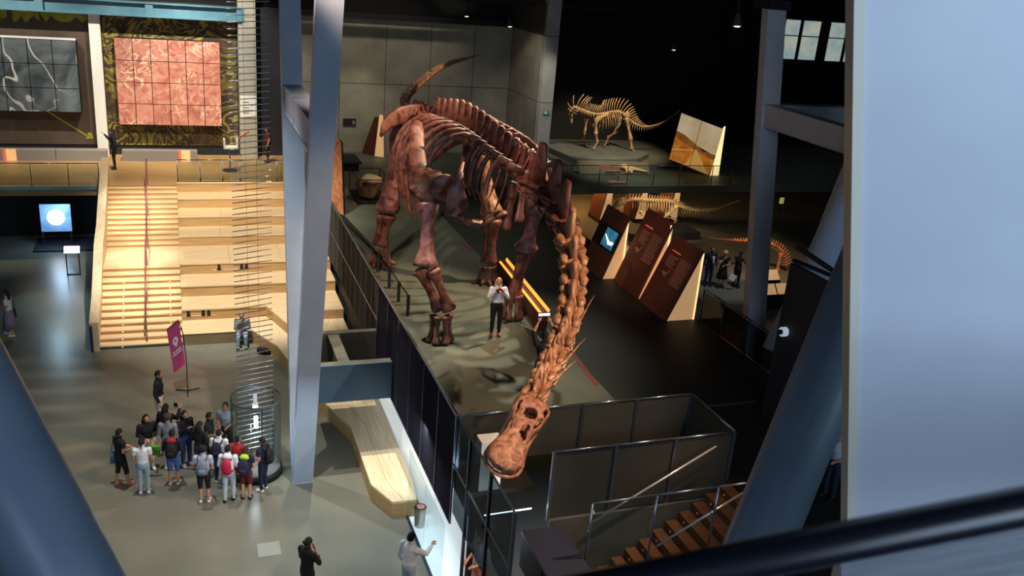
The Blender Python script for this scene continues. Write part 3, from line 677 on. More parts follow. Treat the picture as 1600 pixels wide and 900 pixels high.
# ribs, right side (toward the atrium stairs) and left side
for i in range(3, 14):
    c = D[i]; f = i/13; ln = 1.0 if 3 < i < 11 else .85
    for q, wd in ((-1, 1.95-.045*abs(i-6)), (1, 1.5)):
        if i > 9: wd = .95; ln = .42
        k = -.25 if q < 0 else -.1
        P = [c+V((q*.5, 0, .42)), c+V((q*wd*.55, k*.2, .46)), c+V((q*wd*.86, k*.6, .08)), c+V((q*wd, k*1.0, -.55)), c+V((q*wd*.98, k*1.2, -1.25*ln)), c+V((q*wd*.86, k*1.2, -2.05*ln)), c+V((q*wd*.80, k*1.1, -2.35*ln))]
        P = resample(P, 14)
        MB().tube(P, [(.06, .045)]*3+[(.072, .035)]*6+[(.045, .03)]*3+[(.028, .022), (.012, .012)], n=8, up=(0, 1, 0)).build('rib', 'bone', sk, True)
# hips, tail
for i, c in enumerate(resample([(7.38, 27.3, 7.95), (7.2, 28.9, 7.85)], 4)): vertebra('sacral_vertebra', c, (-.1, 1, 0), .5, .2, .40, .45, .12)
tail = [(7.18, 29.3, 7.80), (7.16, 30.2, 7.90), (7.50, 31.4, 8.06), (8.1, 32.6, 8.25), (9.84, 35.4, 8.70), (12.2, 38.4, 8.90)]
T_ = resample(tail, 46)
for i, c in enumerate(T_):
    f = 1-i/46; vertebra('caudal_vertebra', c, dirs(T_, i), .20, (.012+.12*f**.65), .02+.17*f**.7, .02+.13*f*f, .02+.05*f, m='bone_tan' if i > 8 else 'bone', lean=.3)
for q, pts in ((-1, [(5.52, 26.15, 7.78), (5.70, 26.3, 8.10), (6.15, 26.55, 8.32), (6.7, 26.9, 8.36), (7.1, 27.5, 8.22), (7.1, 28.3, 8.0)]), (1, [(9.3, 25.6, 7.75), (9.15, 25.8, 8.05), (8.7, 26.1, 8.25), (8.2, 26.6, 8.3), (7.8, 27.2, 8.2), (7.7, 28.1, 8.0)])):
    MB().tube(resample(pts, 13), [(.03, .06), (.05, .16), (.06, .22), (.06, .26), (.06, .28), (.06, .28), (.06, .27), (.07, .27), (.08, .28), (.08, .3), (.08, .28), (.06, .22), (.03, .1)], n=14, lump=.02).build('ilium', 'bone', sk, True)
    long_bone('pubis', V((6.55 if q < 0 else 8.5, 27.1, 7.5)), V((7.2 if q < 0 else 7.9, 25.9, 6.3)), .11, fl=(1.6, 2.2), flat=.5)
    long_bone('ischium', V((6.65 if q < 0 else 8.4, 27.7, 7.4)), V((7.3 if q < 0 else 7.8, 28.9, 6.5)), .09, flat=.5)
# hind legs
def foot(name, c, m='bone', r=.09, h=.62, spread=.24, toe=True):
    c = V(c)
    for k in range(5 if toe else 4):
        a = R(200+k*35) if toe else R(175+k*58); p = c+V((math.cos(a)*spread, math.sin(a)*spread*.8, 0))
        long_bone('metapodial', p+V((0, 0, h)), p+V((math.cos(a)*.06, math.sin(a)*.06, .05)), r*.62, m, (1.7, 1.9), n=8)
        if toe: MB().tube([p+V((math.cos(a)*.05, math.sin(a)*.05, .10)), p+V((math.cos(a)*.2, math.sin(a)*.2, .07)), p+V((math.cos(a)*.3, math.sin(a)*.3, .02))], [.075, .06, .03], n=8).build('toe_bone', m, sk, True)
long_bone('femur', (6.36, 27.4, 7.85), (6.12, 27.6, 5.10), .23, 'bone_purple', (1.35, 1.75), .75)
long_bone('tibia', (6.16, 27.5, 5.0), (5.98, 27.65, 3.95), .15, 'bone', (1.7, 1.5)); long_bone('fibula', (5.92, 27.6, 5.0), (5.84, 27.75, 3.95), .10, 'bone', (1.6, 1.5))
foot('foot', (5.95, 27.72, HZ), h=.55)
long_bone('femur', (8.72, 26.7, 7.7), (9.0, 25.75, 5.45), .22, 'bone_tan', (1.35, 1.7), .75)
long_bone('tibia', (9.05, 25.65, 5.35), (8.99, 25.62, 3.95), .16, 'bone', (1.7, 1.5)); long_bone('fibula', (8.83, 25.7, 5.35), (8.85, 25.68, 3.95), .10, 'bone', (1.6, 1.5))
foot('foot', (8.93, 25.65, HZ), h=.55)
# front legs
long_bone('humerus', (5.93, 21.95, 6.92), (5.81, 21.5, 5.36), .20, 'bone_purple', (1.45, 1.7), .7)
long_bone('ulna', (5.68, 21.55, 5.28), (6.22, 21.38, 4.18), .135, 'bone', (1.7, 1.5)); long_bone('radius', (5.98, 21.38, 5.30), (6.45, 21.24, 4.22), .12, 'bone', (1.6, 1.7))
foot('hand', (6.24, 21.28, HZ), h=.78, r=.115, spread=.20, toe=False)
long_bone('humerus', (9.08, 22.35, 6.72), (8.97, 22.6, 5.36), .20, 'bone_purple', (1.6, 1.8), .7)
long_bone('ulna', (9.02, 22.65, 5.28), (8.76, 22.62, 3.98), .14, 'bone', (1.7, 1.4)); long_bone('radius', (8.84, 22.5, 5.28), (8.62, 22.52, 3.98), .12, 'bone', (1.6, 1.5))
foot('hand', (8.72, 22.58, HZ), h=.72, r=.105, spread=.18, toe=False)
# shoulder girdle
MB().tube(resample([(6.10, 24.1, 8.62), (5.92, 23.4, 8.12), (5.86, 22.7, 7.55), (5.98, 22.1, 7.32), (6.12, 21.85, 7.02)], 9), [(.14, .03), (.22, .05), (.22, .06), (.22, .06), (.25, .07), (.34, .08), (.48, .09), (.46, .09), (.24, .06)], n=12, up=(0, 1, 0), lump=.04).build('scapula', 'bone', sk, True)
MB().ell((6.27, 21.80, 7.36), (.34, .09, .36), 16, 10, Matrix.Rotation(.3, 3, 'Y'), lump=.03).build('coracoid', 'bone', sk, True)
MB().tube(resample([(9.35, 23.9, 8.1), (9.5, 23.2, 7.7), (9.3, 22.7, 7.25), (9.05, 22.35, 6.95)], 8), [(.08, .03), (.17, .05), (.19, .06), (.19, .06), (.22, .08), (.32, .09), (.36, .09), (.2, .06)], n=12, up=(0, 1, 0), lump=.04).build('scapula', 'bone', sk, True)
MB().ell((8.72, 21.95, 7.05), (.30, .12, .32), 14, 9, lump=.06).build('coracoid', 'bone_purple', sk, True)
MB().tube([(6.60, 21.42, 7.85), (6.50, 21.38, 7.55), (6.46, 21.35, 7.2), (6.52, 21.35, 6.9), (6.62, 21.38, 6.78)], [(.05, .04), (.16, .06), (.30, .09), (.33, .09), (.12, .06)], n=12, up=(0, 1, 0), lump=.06).build('sternal_plate', 'bone_purple', sk, True)
MB().tube([(6.6, 21.3, 6.72), (6.85, 21.35, 6.58), (7.1, 21.4, 6.52), (7.28, 21.45, 6.6)], [(.07, .06), (.18, .09), (.20, .09), (.06, .05)], n=12, lump=.06).build('sternal_plate', 'bone', sk, True)
MB().tube([(7.22, 21.6, 6.42), (7.5, 21.6, 6.58), (7.8, 21.6, 6.72), (8.05, 21.65, 6.72)], [(.10, .06), (.15, .09), (.16, .09), (.06, .05)], n=12, lump=.06).build('sternal_plate', 'bone_tan', sk, True)
long_bone('gastral_bone', (8.15, 21.8, 7.5), (7.95, 21.5, 6.3), .10, 'bone', (1.4, 1.5), .6); long_bone('gastral_bone', (8.45, 21.9, 7.45), (8.3, 21.55, 6.5), .10, 'bone', (1.4, 1.4), .6)
# neck
neck = [(8.16, 20.9, 7.72), (8.30, 20.1, 7.66), (8.31, 19.4, 7.54), (8.10, 18.0, 7.28), (7.62, 16.4, 7.0), (6.91, 14.8, 6.81), (6.03, 13.2, 6.77), (5.14, 11.7, 6.95), (4.50, 10.62, 7.15)]
NK = resample(neck, 13)
for i in range(12):
    a, b = NK[i], NK[i+1]; c = (a+b)/2; L = (b-a).length; f = i/11; t = (b-a).normalized(); s = t.cross(UP).normalized(); u = s.cross(t)
    mt = 'bone' if i < 3 else 'bone_tan'; r = .27-.14*f; m = MB()
    m.tube([c+t*L*x for x in (-.54, -.46, -.25, 0, .25, .44, .54)], [(r*.7, r*.6), (r*1.15, r), (r*.82, r*.8), (r*.66, r*.7), (r*.8, r*.75), (r*1.1, r*.9), (r*.6, r*.5)], n=14, lump=.02)
    hs = (.92, .88, .80, .58, .36, .24, .17, .13, .10, .08, .07, .07)[i]; tp = c+u*(r+hs)+t*L*.08
    m.tube([c+u*r*.4-t*L*.05, c.lerp(tp, .6)+t*L*.02, tp-u*.04, tp], [(.16-.07*f, L*.42), (.10-.05*f, L*.30), (.09-.05*f, L*(.16+.1*f)), (.04, L*.08)], n=12, up=t, lump=.05)
    o = m.build('cervical_vertebra', mt, sk, True)
    for q in (-1, 1):   # side lamina with its joint facets, one smooth ridge from joint to joint
        w_ = r*1.12; m = MB()
        m.tube([a-t*.05+s*q*w_*.75+u*r*.55, a+t*L*.2+s*q*w_*.95+u*r*.45, c+s*q*w_*.72+u*r*.55, b-t*L*.2+s*q*w_*.9+u*r*.75, b+t*.08+s*q*w_*.8+u*r*.8], [(r*.2, r*.16), (r*.42, r*.24), (r*.36, r*.26), (r*.42, r*.28), (r*.24, r*.18)], n=12, lump=.02)
        m.tube([c-t*L*.3+s*q*r*.5, c-t*L*.05+s*q*r*1.0-u*r*.3, c+t*L*.3+s*q*r*.7], [(r*.36, r*.24), (r*.46, r*.2), (r*.34, r*.2)], n=12, lump=.02)
        m.build('lamina', mt, o, True)
        tl = {7: 1.5, 9: 1.5, 10: 1.2}.get(i, .5)
        e = c+s*q*r*1.15-u*r*.55; m = MB()
        m.tube([e+t*L*.25, e-t*.25*L, e-t*tl*L*.8+s*q*(.10 if tl > 1 else .0), e-t*tl*L*1.15+s*q*(.17 if tl > 1 else -.02)], [.03, .025, .014, .007], n=6); m.build('cervical_rib', mt, o, True)
# skull: a hollow shell with its natural openings, and the lower jaw
O, S = V((4.47, 10.46, 7.17)), V((3.70, 9.56, 6.80))
ax = (S-O); Ls = ax.length; ax.normalize()
tocam = (V((0, 0, 13))-O).normalized(); nn = (tocam-ax*tocam.dot(ax)).normalized(); sd = ax.cross(nn)
if sd.x < 0: sd = -sd
prof = [(-.02, .14, .10), (0, .24, .18), (.06, .265, .21), (.18, .255, .22), (.30, .23, .22), (.42, .18, .19), (.52, .175, .16), (.62, .20, .14), (.75, .245, .13), (.86, .25, .12), (.94, .20, .11), (.99, .11, .08), (1.01, .02, .03)]
holes = [(.27, 4, .085, 17), (.13, 50, .068, 17), (.31, 52, .09, 18), (.23, -42, .11, 11), (.50, 20, .10, 21), (.51, -52, .075, 10), (.62, 60, .035, 9), (.15, 115, .1, 22), (.35, 120, .1, 22), (.2, -115, .1, 22), (.38, -118, .09, 20)]
nu, nvv = 56, 64; m = MB(); vs = []; fs = []
for i in range(nu+1):
    t = -.02+1.03*i/nu; j = max(k for k in range(len(prof)-1) if prof[k][0] <= t+1e-6); p, q = prof[j], prof[j+1]
    f = (t-p[0])/(q[0]-p[0]); f = f*f*(3-2*f) if 0 < f < 1 else f; wd = p[1]+(q[1]-p[1])*f; h = p[2]+(q[2]-p[2])*f
    for k in range(nvv):
        a = 2*math.pi*k/nvv-math.pi; ca, sa = math.cos(a), math.sin(a); e = .72
        x = wd*math.copysign(abs(sa)**e, sa); y = h*math.copysign(abs(ca)**e, ca)
        if y < 0: y *= .75
        y -= .03*math.cos(a*1)*0; wob = 1+.02*math.sin(9*t*6+4*a)
        vs.append(O+ax*(t*Ls)+sd*x*wob+nn*(y*wob))
for i in range(nu):
    for k in range(nvv):
        t = -.02+1.03*(i+.5)/nu; a = math.degrees(2*math.pi*(k+.5)/nvv-math.pi)
        if any(((t-h[0])/h[2])**2+((a-h[1])/h[3])**2 < 1 for h in holes): continue
        fs.append((i*nvv+k, i*nvv+(k+1) % nvv, (i+1)*nvv+(k+1) % nvv, (i+1)*nvv+k))
so = m.add(vs, fs).build('skull', 'bone_skull', sk, True)
sm = so.modifiers.new('shell', 'SOLIDIFY'); sm.thickness = .028; sm.offset = -1
U = [O+ax*Ls*t+sd*x-nn*y for t, x, y in ((.25, .21, .14), (.5, .19, .16), (.75, .25, .15), (.89, .225, .14), (.985, .10, .12), (.985, -.10, .12), (.89, -.225, .14), (.75, -.25, .15), (.5, -.19, .16), (.25, -.21, .14))]
MB().tube(resample(U, 26), [(.034, .034)]*26, n=8, up=nn).build('lower_jaw', 'bone_skull', sk, True)
for q in (-1, 1):
    for k in range(9):
        t = .78+.023*k; x = q*(.24-.0024*k*k); p = O+ax*Ls*t+sd*x-nn*.06
        MB().tube([p, p-nn*.07], [.014, .005], n=5).build('tooth', 'bone_pale', so, at=p)

# ------------------------------------------------------------------ smaller skeletons
def small_skeleton(label, spine, nv, hs, rib, legs, skull, m, loc, sr=.05, chev=None, rib_w=.4, group='smaller skeletons', name='dinosaur_skeleton'):
    t = thing(name, loc, label, 'skeleton', group); P = resample(spine, nv)
    for i, c in enumerate(P):
        f = i/(nv-1); tg = dirs(P, i).normalized(); s = tg.cross(UP).normalized(); u = s.cross(tg); b = MB()
        r = sr*(1-.75*max(0, f-.45)/.55); L = (P[1]-P[0]).length
        b.tube([c-tg*L*.42, c, c+tg*L*.42], [r, r*.75, r], n=8)
        h = hs(f)
        if h > .02: b.tube([c, c+u*h*.6+tg*h*.12, c+u*h+tg*h*.30], [(.022, .035), (.016, .03), (.012, .018)], n=6, up=tg)
        if chev and chev(f) > .02: b.tube([c-u*r*.5, c-u*chev(f)+tg*.1], [.02, .01], n=5, up=tg)
        b.build('vertebra', m, t, True)
        if rib(f) > 0:
            for q in (-1, 1):
                k = rib(f); Q = [c+s*q*.05, c+s*q*rib_w*.8-u*.08*k, c+s*q*rib_w-u*k*.5, c+s*q*rib_w*.75-u*k]
                MB().tube(resample(Q, 8), [.028]*6+[.02, .008], n=6).build('rib', m, t, True)
    for lg in legs:
        for (a, b_), r in zip(zip(lg, lg[1:]), (.085, .065, .05, .04)):
            long_bone('limb_bone', a, b_, r, m, (1.6, 1.6), parent=t, n=8)
    for nm, path, rad in skull: MB().tube(path, rad, n=10, lump=.05).build(nm, m, t, True)
    return t
y0 = 44.8
sp = [(19.66, y0, 5.55), (19.82, y0, 5.78), (20.24, y0, 5.66), (20.75, y0, 5.5), (21.29, y0, 5.43), (21.84, y0, 5.53), (22.3, y0, 5.6), (22.65, y0, 5.55), (23.07, y0, 5.28), (23.46, y0, 5.0), (24.08, y0, 4.82), (24.75, y0, 4.89), (25.43, y0, 5.16), (26.19, y0, 5.71)]
def amh(f): return (.25+.55*min(1, f/.06)) if f < .13 else (.50 if f < .26 else (.74 if f < .44 else max(.05, .72*(1-(f-.44)/.30))))
am = small_skeleton('pale sauropod skeleton with tall spines on the grey platform', sp, 54, amh, lambda f: .80 if .22 < f < .42 else (.22 if f < .2 else 0),
    [[(20.95, y0-.5, 5.2), (21.03, y0-.5, 4.45), (21.17, y0-.5, 4.02), (20.97, y0-.5, 3.62)], [(20.79, y0+.4, 5.1), (20.76, y0+.4, 4.42), (20.79, y0+.4, 4.0), (20.92, y0+.4, 3.6)],
     [(22.74, y0-.5, 5.35), (23.13, y0-.55, 4.2), (23.25, y0-.6, 3.68), (23.36, y0-.6, 3.6)], [(22.95, y0+.4, 5.2), (22.62, y0+.4, 4.4), (22.21, y0+.4, 4.1), (22.06, y0+.4, 3.6)]],
    [('skull', [(19.72, y0, 5.62), (19.66, y0, 5.4), (19.72, y0, 5.05), (19.74, y0, 4.9)], [.10, .13, .09, .07])], 'bone_pale', (22, y0, HZ+.3), .085, lambda f: .48*(1-(f-.5)/.4) if .5 < f < .9 else 0, .45)
MB().tube(resample([(21.6, y0-.55, 5.6), (21.2, y0-.56, 5.35), (20.85, y0-.52, 5.15)], 6), [(.06, .02), (.08, .03), (.1, .03), (.13, .04), (.17, .05), (.1, .04)], n=8, up=(0, 1, 0)).build('scapula', 'bone_pale', am, True)
MB().tube([(22.5, y0-.5, 5.5), (22.7, y0-.5, 5.55), (22.95, y0-.5, 5.35)], [(.08, .04), (.2, .05), (.1, .04)], n=8, up=(0, 1, 0)).build('ilium', 'bone_pale', am, True)
for x in (20.7, 21.9): MB().tube([(x, y0, HZ+.25), (x, y0, 4.9)], .02).build('support_rod', 'black', am)
tag(MB().prism([(18.4, 46.6), (22.8, 46.6), (24.0, 43.6), (22.6, 42.2), (19.0, 42.0)], HZ, HZ+.28).build('display_platform', 'platform_grey'), 'low grey platform carrying the pale spiny skeleton', 'platform')
y1 = 40.0
sp = [(20.97, y1, 1.85), (21.3, y1, 2.02), (22.04, y1, 1.97), (22.96, y1, 1.92), (23.72, y1, 1.85), (24.21, y1, 1.62), (25.13, y1, 1.36), (26.28, y1, 1.38), (27.2, y1, 1.68), (27.76, y1, 1.86)]
ca = small_skeleton('yellowish theropod skeleton with a long tail below the platform', sp, 46, lambda f: .26 if f < .5 else .24*(1-f)+.06, lambda f: .60 if .1 < f < .42 else 0,
    [[(23.9, y1-.3, 1.72), (23.36, y1-.3, 1.22), (22.97, y1-.3, .82), (23.2, y1-.3, .5)], [(23.95, y1+.2, 1.72), (23.6, y1+.2, 1.1), (24.25, y1+.2, .75), (24.0, y1+.2, .45)], [(21.9, y1-.3, 1.6), (21.8, y1-.3, 1.4), (21.95, y1-.3, 1.3)]],
    [('skull', [(20.99, y1, 1.92), (20.8, y1, 1.92), (20.55, y1, 1.74), (20.35, y1, 1.58)], [(.12, .16), (.16, .22), (.12, .15), (.06, .07)]), ('lower_jaw', [(20.95, y1, 1.7), (20.7, y1, 1.46), (20.45, y1, 1.42)], [.06, .05, .04])], 'bone_pale', (23, y1, 0), .12, lambda f: .36*(1-(f-.5)/.5) if f > .5 else 0, .36)
tag(MB().bb(21.2, 25.2, 39.2, 40.9, 0, .40).build('display_platform', 'dark_wall'), 'dark platform under the theropod skeleton', 'platform')
y2 = 34
at_ = small_skeleton('orange-lit arched tail skeleton behind the grey V column', [(26.8, y2, .35), (26.6, y2, .85), (26.15, y2, 1.25), (25.4, y2, 1.52), (24.4, y2, 1.62), (23.4, y2, 1.68), (22.4, y2, 1.80)], 34, lambda f: .30*(1-f)+.02, lambda f: 0, [[(26.4, y2, .95), (26.35, y2, .05)]], [], 'bone_orange', (26, y2, 0), .07, lambda f: .24*(1-f))

# ------------------------------------------------------------------ exhibits on the hall floor
def wedge(ya, yb, h, label, text=True, screen=False, x0=13.22, x1=14.2, z0=HZ, xt=14.15):
    t = thing('text_panel', (x0+.5, (ya+yb)/2, z0), label, 'display panel', 'leaning wedge panels')
    F0, F1 = V((x0, ya, z0)), V((xt, ya, z0+h)); dy = V((0, yb-ya, 0)); nrm = V((-h, 0, xt-x0)).normalized()
    MB().slab([F0+nrm*.02, F1+nrm*.02, F1+dy+nrm*.02, F0+dy+nrm*.02], -nrm*.06).build('leaning_face', 'panel_brown', t)
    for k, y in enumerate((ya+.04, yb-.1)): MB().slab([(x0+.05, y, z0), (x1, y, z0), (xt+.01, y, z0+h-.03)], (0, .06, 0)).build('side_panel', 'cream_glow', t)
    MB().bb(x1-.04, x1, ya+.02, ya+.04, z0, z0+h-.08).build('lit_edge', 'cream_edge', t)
    def q(u, v, w_, hh, m, nm):   # a printed patch on the face: u along the panel from its near end, v up the slope
        b = F0+(F1-F0)*v+dy*(1-u)+nrm*.022; d = (F1-F0)*hh; e = -dy*w_
        MB().slab([b, b+e, b+e+d, b+d], nrm*.006).build(nm, m, t)
    if text:
        q(.18, .80, .30, .018, 'text_red', 'title_line')
        for k in range(7): q(.18, .74-k*.024, .30-.04*(k % 3), .010, 'text_dim', 'text_line')
        for k in range(14): q(.55, .76-k*.026, .36-.05*(k % 4 == 3), .011, 'text_dim', 'text_line')
        b = F0+(F1-F0)*.5+dy*.82+nrm*.024; D1 = (F1-F0).normalized()
        MB().slab([b+D1*.0, b-V((0, .12, 0))+D1*.05, b-V((0, .3, 0))+D1*.03, b-V((0, .42, 0))+D1*.18, b-V((0, .44, 0))+D1*.18, b-V((0, .33, 0))-D1*.02, b-V((0, .3, 0))-D1*.12, b-V((0, .27, 0))-D1*.02, b-V((0, .17, 0))-D1*.12, b-V((0, .13, 0))-D1*.02], nrm*.006).build('printed_dinosaur', 'text_dim', t)
    if screen:
        q(.0, .40, 1.0, .34, 'black', 'screen_surround'); q(.40, .43, .50, .28, 'screen_blue', 'video_screen')
        b = F0+(F1-F0)*.56+dy*.56+nrm*.032; D1 = (F1-F0).normalized()
        MB().slab([b+D1*.1, b-V((0, .4, 0))-D1*.05, b-V((0, .7, 0))-D1*.02, b-V((0, .66, 0))-D1*.12, b-V((0, .4, 0))-D1*.16, b-V((0, .2, 0))-D1*.02], nrm*.006).build('screen_dinosaur', 'lamp_white', t)
wedge(21.70, 23.40, 2.15, 'brown leaning text panel with cream side, nearest of the row')
wedge(23.55, 25.25, 2.45, 'brown leaning text panel, middle one of the row', x1=14.1)
wedge(25.40, 27.05, 2.1, 'brown leaning panel with a blue video screen', False, True, 12.84, 13.6, xt=13.6)
for x, h, lb in ((21.5, 1.75, 'cream lit wedge left of the theropod skull'), (23.6, 1.9, 'cream lit wedge behind the theropod ribs'), (25.6, 1.7, 'cream lit wedge behind the theropod hip')):
    t = thing('lit_wedge', (x, 42.5, 0), lb, 'display panel', 'lit wedges on the lower floor')
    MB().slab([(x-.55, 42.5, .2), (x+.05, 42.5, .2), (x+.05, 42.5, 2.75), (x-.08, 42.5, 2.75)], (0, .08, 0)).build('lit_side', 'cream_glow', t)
    MB().slab([(x-.6, 42.46, .2), (x-.55, 42.46, .2), (x-.08, 42.46, 2.75), (x-.14, 42.46, 2.75)], (0, 1.4, 0)).build('leaning_face', 'panel_brown', t); MB().bb(x-.6, x+.1, 42.46, 43.9, 0, .2).build('base', 'black', t)
for i, x in enumerate((19.4, 21.9)):
    t = thing('wall_board', (x, 48.4, .4), ('brown board on the lower back wall, left one', 'brown board on the lower back wall, right one')[i], 'display board'); MB().bb(x-1.0, x+1.0, 48.36, 48.5, .3, 2.7).build('board', 'wood_orange', t); MB().bb(x-.6, x+.7, 48.33, 48.36, .8, 1.9).build('inset', 'sign_face', t)
t = thing('photo_panel', (25, 40.3, HZ), 'backlit photograph of a desert road on a leaning panel', 'display panel')
P00, P10, P01, P11 = V((24.05, 41.45, 3.75)), V((25.5, 39.65, HZ)), V((24.42, 41.5, 6.15)), V((0, 0, 0))
P11 = P10+P01-P00
def pq(u, v): return (P00*(1-u)+P10*u)*(1-v)+(P01*(1-u)+P11*u)*v
nf = (P10-P00).cross(P01-P00).normalized(); nf = nf if nf.y < 0 else -nf
for nm, pl, m_, k in (('print_sky', [(0, .55), (1, .42), (1, 1), (0, 1)], 'photo_sky', 0), ('print_hills', [(0, .5), (.5, .38), (1, .33), (1, .44), (.7, .42), (.45, .52), (.2, .60), (0, .62)], 'photo_hill', .012), ('print_sand', [(0, 0), (1, 0), (1, .36), (.5, .42), (0, .52)], 'photo_sand', .006), ('print_road', [(.38, 0), (.95, 0), (.56, .40), (.53, .40)], 'photo_road', .014), ('print_track', [(0, .20), (.5, .36), (.5, .38), (0, .23)], 'photo_road', .014)):
    MB().slab([pq(*p)+nf*(k+.004) for p in pl], -nf*.02).build(nm, m_, t)
MB().slab([pq(0, 0)-nf*.03, pq(1, 0)-nf*.03, pq(1, 1)-nf*.03, pq(0, 1)-nf*.03], -nf*.1).build('backing', 'black', t); MB().slab([pq(.495, 0)+nf*.016, pq(.505, 0)+nf*.016, pq(.505, 1)+nf*.016, pq(.495, 1)+nf*.016], nf*.006).build('seam', 'black', t)
MB().slab([P10+V((.03, 0, 0)), V((26.05, 39.7, HZ)), V((26.1, 39.85, 5.8)), P11+V((.03, 0, 0))], (.0, .1, 0)).build('lit_side', 'cream_edge', t)
t = thing('platform_sign', (20.2, 40, HZ), 'long tan sign with a small white dinosaur below the spiny skeleton', 'sign')
MB().slab([(18.3, 39.9, 3.34), (22.2, 39.9, 3.34), (22.1, 40.2, 3.85), (18.25, 40.2, 3.95)], (0, .06, 0)).build('board', 'sign_face', t)
MB().slab([(20.4, 39.86, 3.78), (20.7, 39.9, 3.82), (21.1, 39.9, 3.72), (22.0, 39.86, 3.5), (21.9, 39.86, 3.46), (21.2, 39.86, 3.56), (21.1, 39.84, 3.38), (21.0, 39.86, 3.52), (20.85, 39.84, 3.38), (20.75, 39.86, 3.6)], (0, .04, 0)).build('white_dinosaur', 'cream_glow', t)
MB().bb(19.7, 20.5, 39.86, 39.9, 3.50, 3.54).build('red_line', 'text_red', t); MB().bb(18.25, 18.8, 37.68, 37.72, 4.1, 4.3).build('pink_label', 'pink_label', t)
t = thing('small_lectern', (19.4, 38.1, HZ), 'tiny lit lectern with a leaf-like model at the platform edge', 'lectern')
MB().bb(19.0, 19.85, 37.9, 38.1, 3.38, 3.44).build('base', 'pink_label', t); MB().tube([(19.45, 38, 3.44), (19.45, 38, 3.75)], .03).build('stem', 'bone_orange', t); MB().slab([(19.25, 38, 3.9), (19.45, 38, 3.72), (19.85, 38, 3.5), (19.5, 38, 3.65)], (0, .05, .03)).build('model', 'bone_pale', t)
t = thing('light_box', (9.3, 23.6, HZ), 'long low wall with a glowing amber light bar behind the front legs', 'light fixture')
MB().slab([(9.55, 26.5, HZ), (9.15, 21.6, HZ), (9.1, 21.4, 3.85), (9.45, 26.2, 3.85)], (.25, 0, 0)).build('low_wall', 'panel_brown', t)
MB().slab([(9.40, 25.9, 3.86), (9.10, 21.4, 3.86), (9.14, 21.4, 3.88), (9.44, 25.9, 3.88)], (.02, 0, .02)).build('light_bar', 'light_bar', t)
MB().slab([(9.62, 25.9, 3.90), (9.33, 21.4, 3.90), (9.35, 21.4, 3.98), (9.64, 25.9, 3.98)], (.02, 0, .02)).build('light_bar', 'light_bar', t)
for i, (a, b) in enumerate((((9.26, 29.78), (9.39, 28.88)), ((9.54, 20.02), (9.38, 18.13)))):
    d = V((b[0]-a[0], b[1]-a[1], 0)); n_ = V((-d.y, d.x, 0)).normalized()*.06
    tag(MB().slab([V((*a, HZ+.004))-n_, V((*b, HZ+.004))-n_, V((*b, HZ+.004))+n_, V((*a, HZ+.004))+n_], (0, 0, .004)).build('floor_tape', 'tape_red'), ('short red strip on the hall floor behind the legs', 'red strip on the hall floor right of the neck')[i], 'floor marking')
tag(MB().bb(5.3, 13, 16.55, 16.62, HZ, HZ+.01).build('floor_strip', 'steel'), 'thin pale metal strip across the hall floor near the well', 'floor marking')
t = thing('rock_display', (7.1, 35.6, HZ), 'open case with a block of layered rock near the back wall', 'display case')
MB().bb(6.55, 7.8, 34.9, 36.9, HZ, HZ+.12).build('base', 'black', t)
MB().ell((7.1, 35.7, HZ+.5), (.5, .75, .45), 14, 9, lump=.16).build('rock', 'rock', t, True); MB().ell((7.2, 35.6, HZ+.86), (.42, .6, .16), 12, 7, lump=.12).build('pale_slab', 'rock_pale', t, True)
for x in (6.55, 7.8):
    for y in (34.9, 36.9): MB().tube([(x, y, HZ), (x, y, HZ+1.0)], .02).build('post', 'black', t)
for a, b in (((6.55, 34.9), (7.8, 34.9)), ((6.55, 34.9), (6.55, 36.9)), ((6.55, 36.9), (7.8, 36.9)), ((7.8, 34.9), (7.8, 36.9))): MB().tube([(*a, HZ+1), (*b, HZ+1)], .018).build('rail', 'black', t)
t = thing('wedge_board', (9.0, 43.6, HZ), 'leaning dark board with a lit cream edge at the back wall', 'display panel'); MB().slab([(8.45, 44.4, HZ), (8.95, 43.8, HZ), (9.15, 43.9, 5.2), (9.0, 44.3, 5.1)], (.05, .05, 0)).build('dark_face', 'panel_brown', t); MB().slab([(8.97, 43.78, HZ), (9.35, 43.5, HZ), (9.3, 43.7, 5.3), (9.17, 43.88, 5.3)], (.04, .06, 0)).build('lit_side', 'cream_glow', t); MB().bb(9.4, 12.0, 44.2, 44.35, HZ, 4.9).build('pale_board', 'plinth', t)
tag(MB().bb(10.2, 11.6, 44.0, 44.12, 4.8, 5.75).build('hanging_board', 'rock_pale'), 'pale rectangular board on the wall behind the hips', 'display board')
t = thing('hall_bench', (7.2, 41, HZ), 'low dark bench near the concrete wall', 'bench'); MB().bb(6.7, 7.7, 40.4, 42.2, HZ+.35, HZ+.45).build('seat', 'dark_wall', t)
for y in (40.6, 42.0): MB().bb(6.8, 7.6, y-.05, y+.05, HZ, HZ+.35).build('leg', 'black', t)
t = thing('leaning_board', (5.55, 34, HZ), 'tall leaning salmon board just right of the V column', 'display panel'); MB().slab([(5.25, 34.6, HZ), (5.72, 33.45, HZ), (5.62, 33.6, 6.0), (5.3, 34.5, 6.25)], (.05, .04, 0)).build('face', 'bone_orange', t); MB().slab([(5.74, 33.42, HZ), (5.80, 33.46, HZ), (5.68, 33.6, 6.05), (5.63, 33.58, 6.05)], (.0, .5, 0)).build('dark_edge', 'black', t)
t = thing('barrier', (5.9, 25, HZ), 'low black barrier with posts beside the right feet', 'railing')
bp_ = [(5.55, 28.6), (5.72, 26.9), (5.78, 25.5), (5.8, 24.3), (5.82, 23.2)]
for x, y in bp_[1:]: MB().bb(x-.04, x+.04, y-.04, y+.04, HZ, HZ+.62).build('post', 'steel_dark', t)
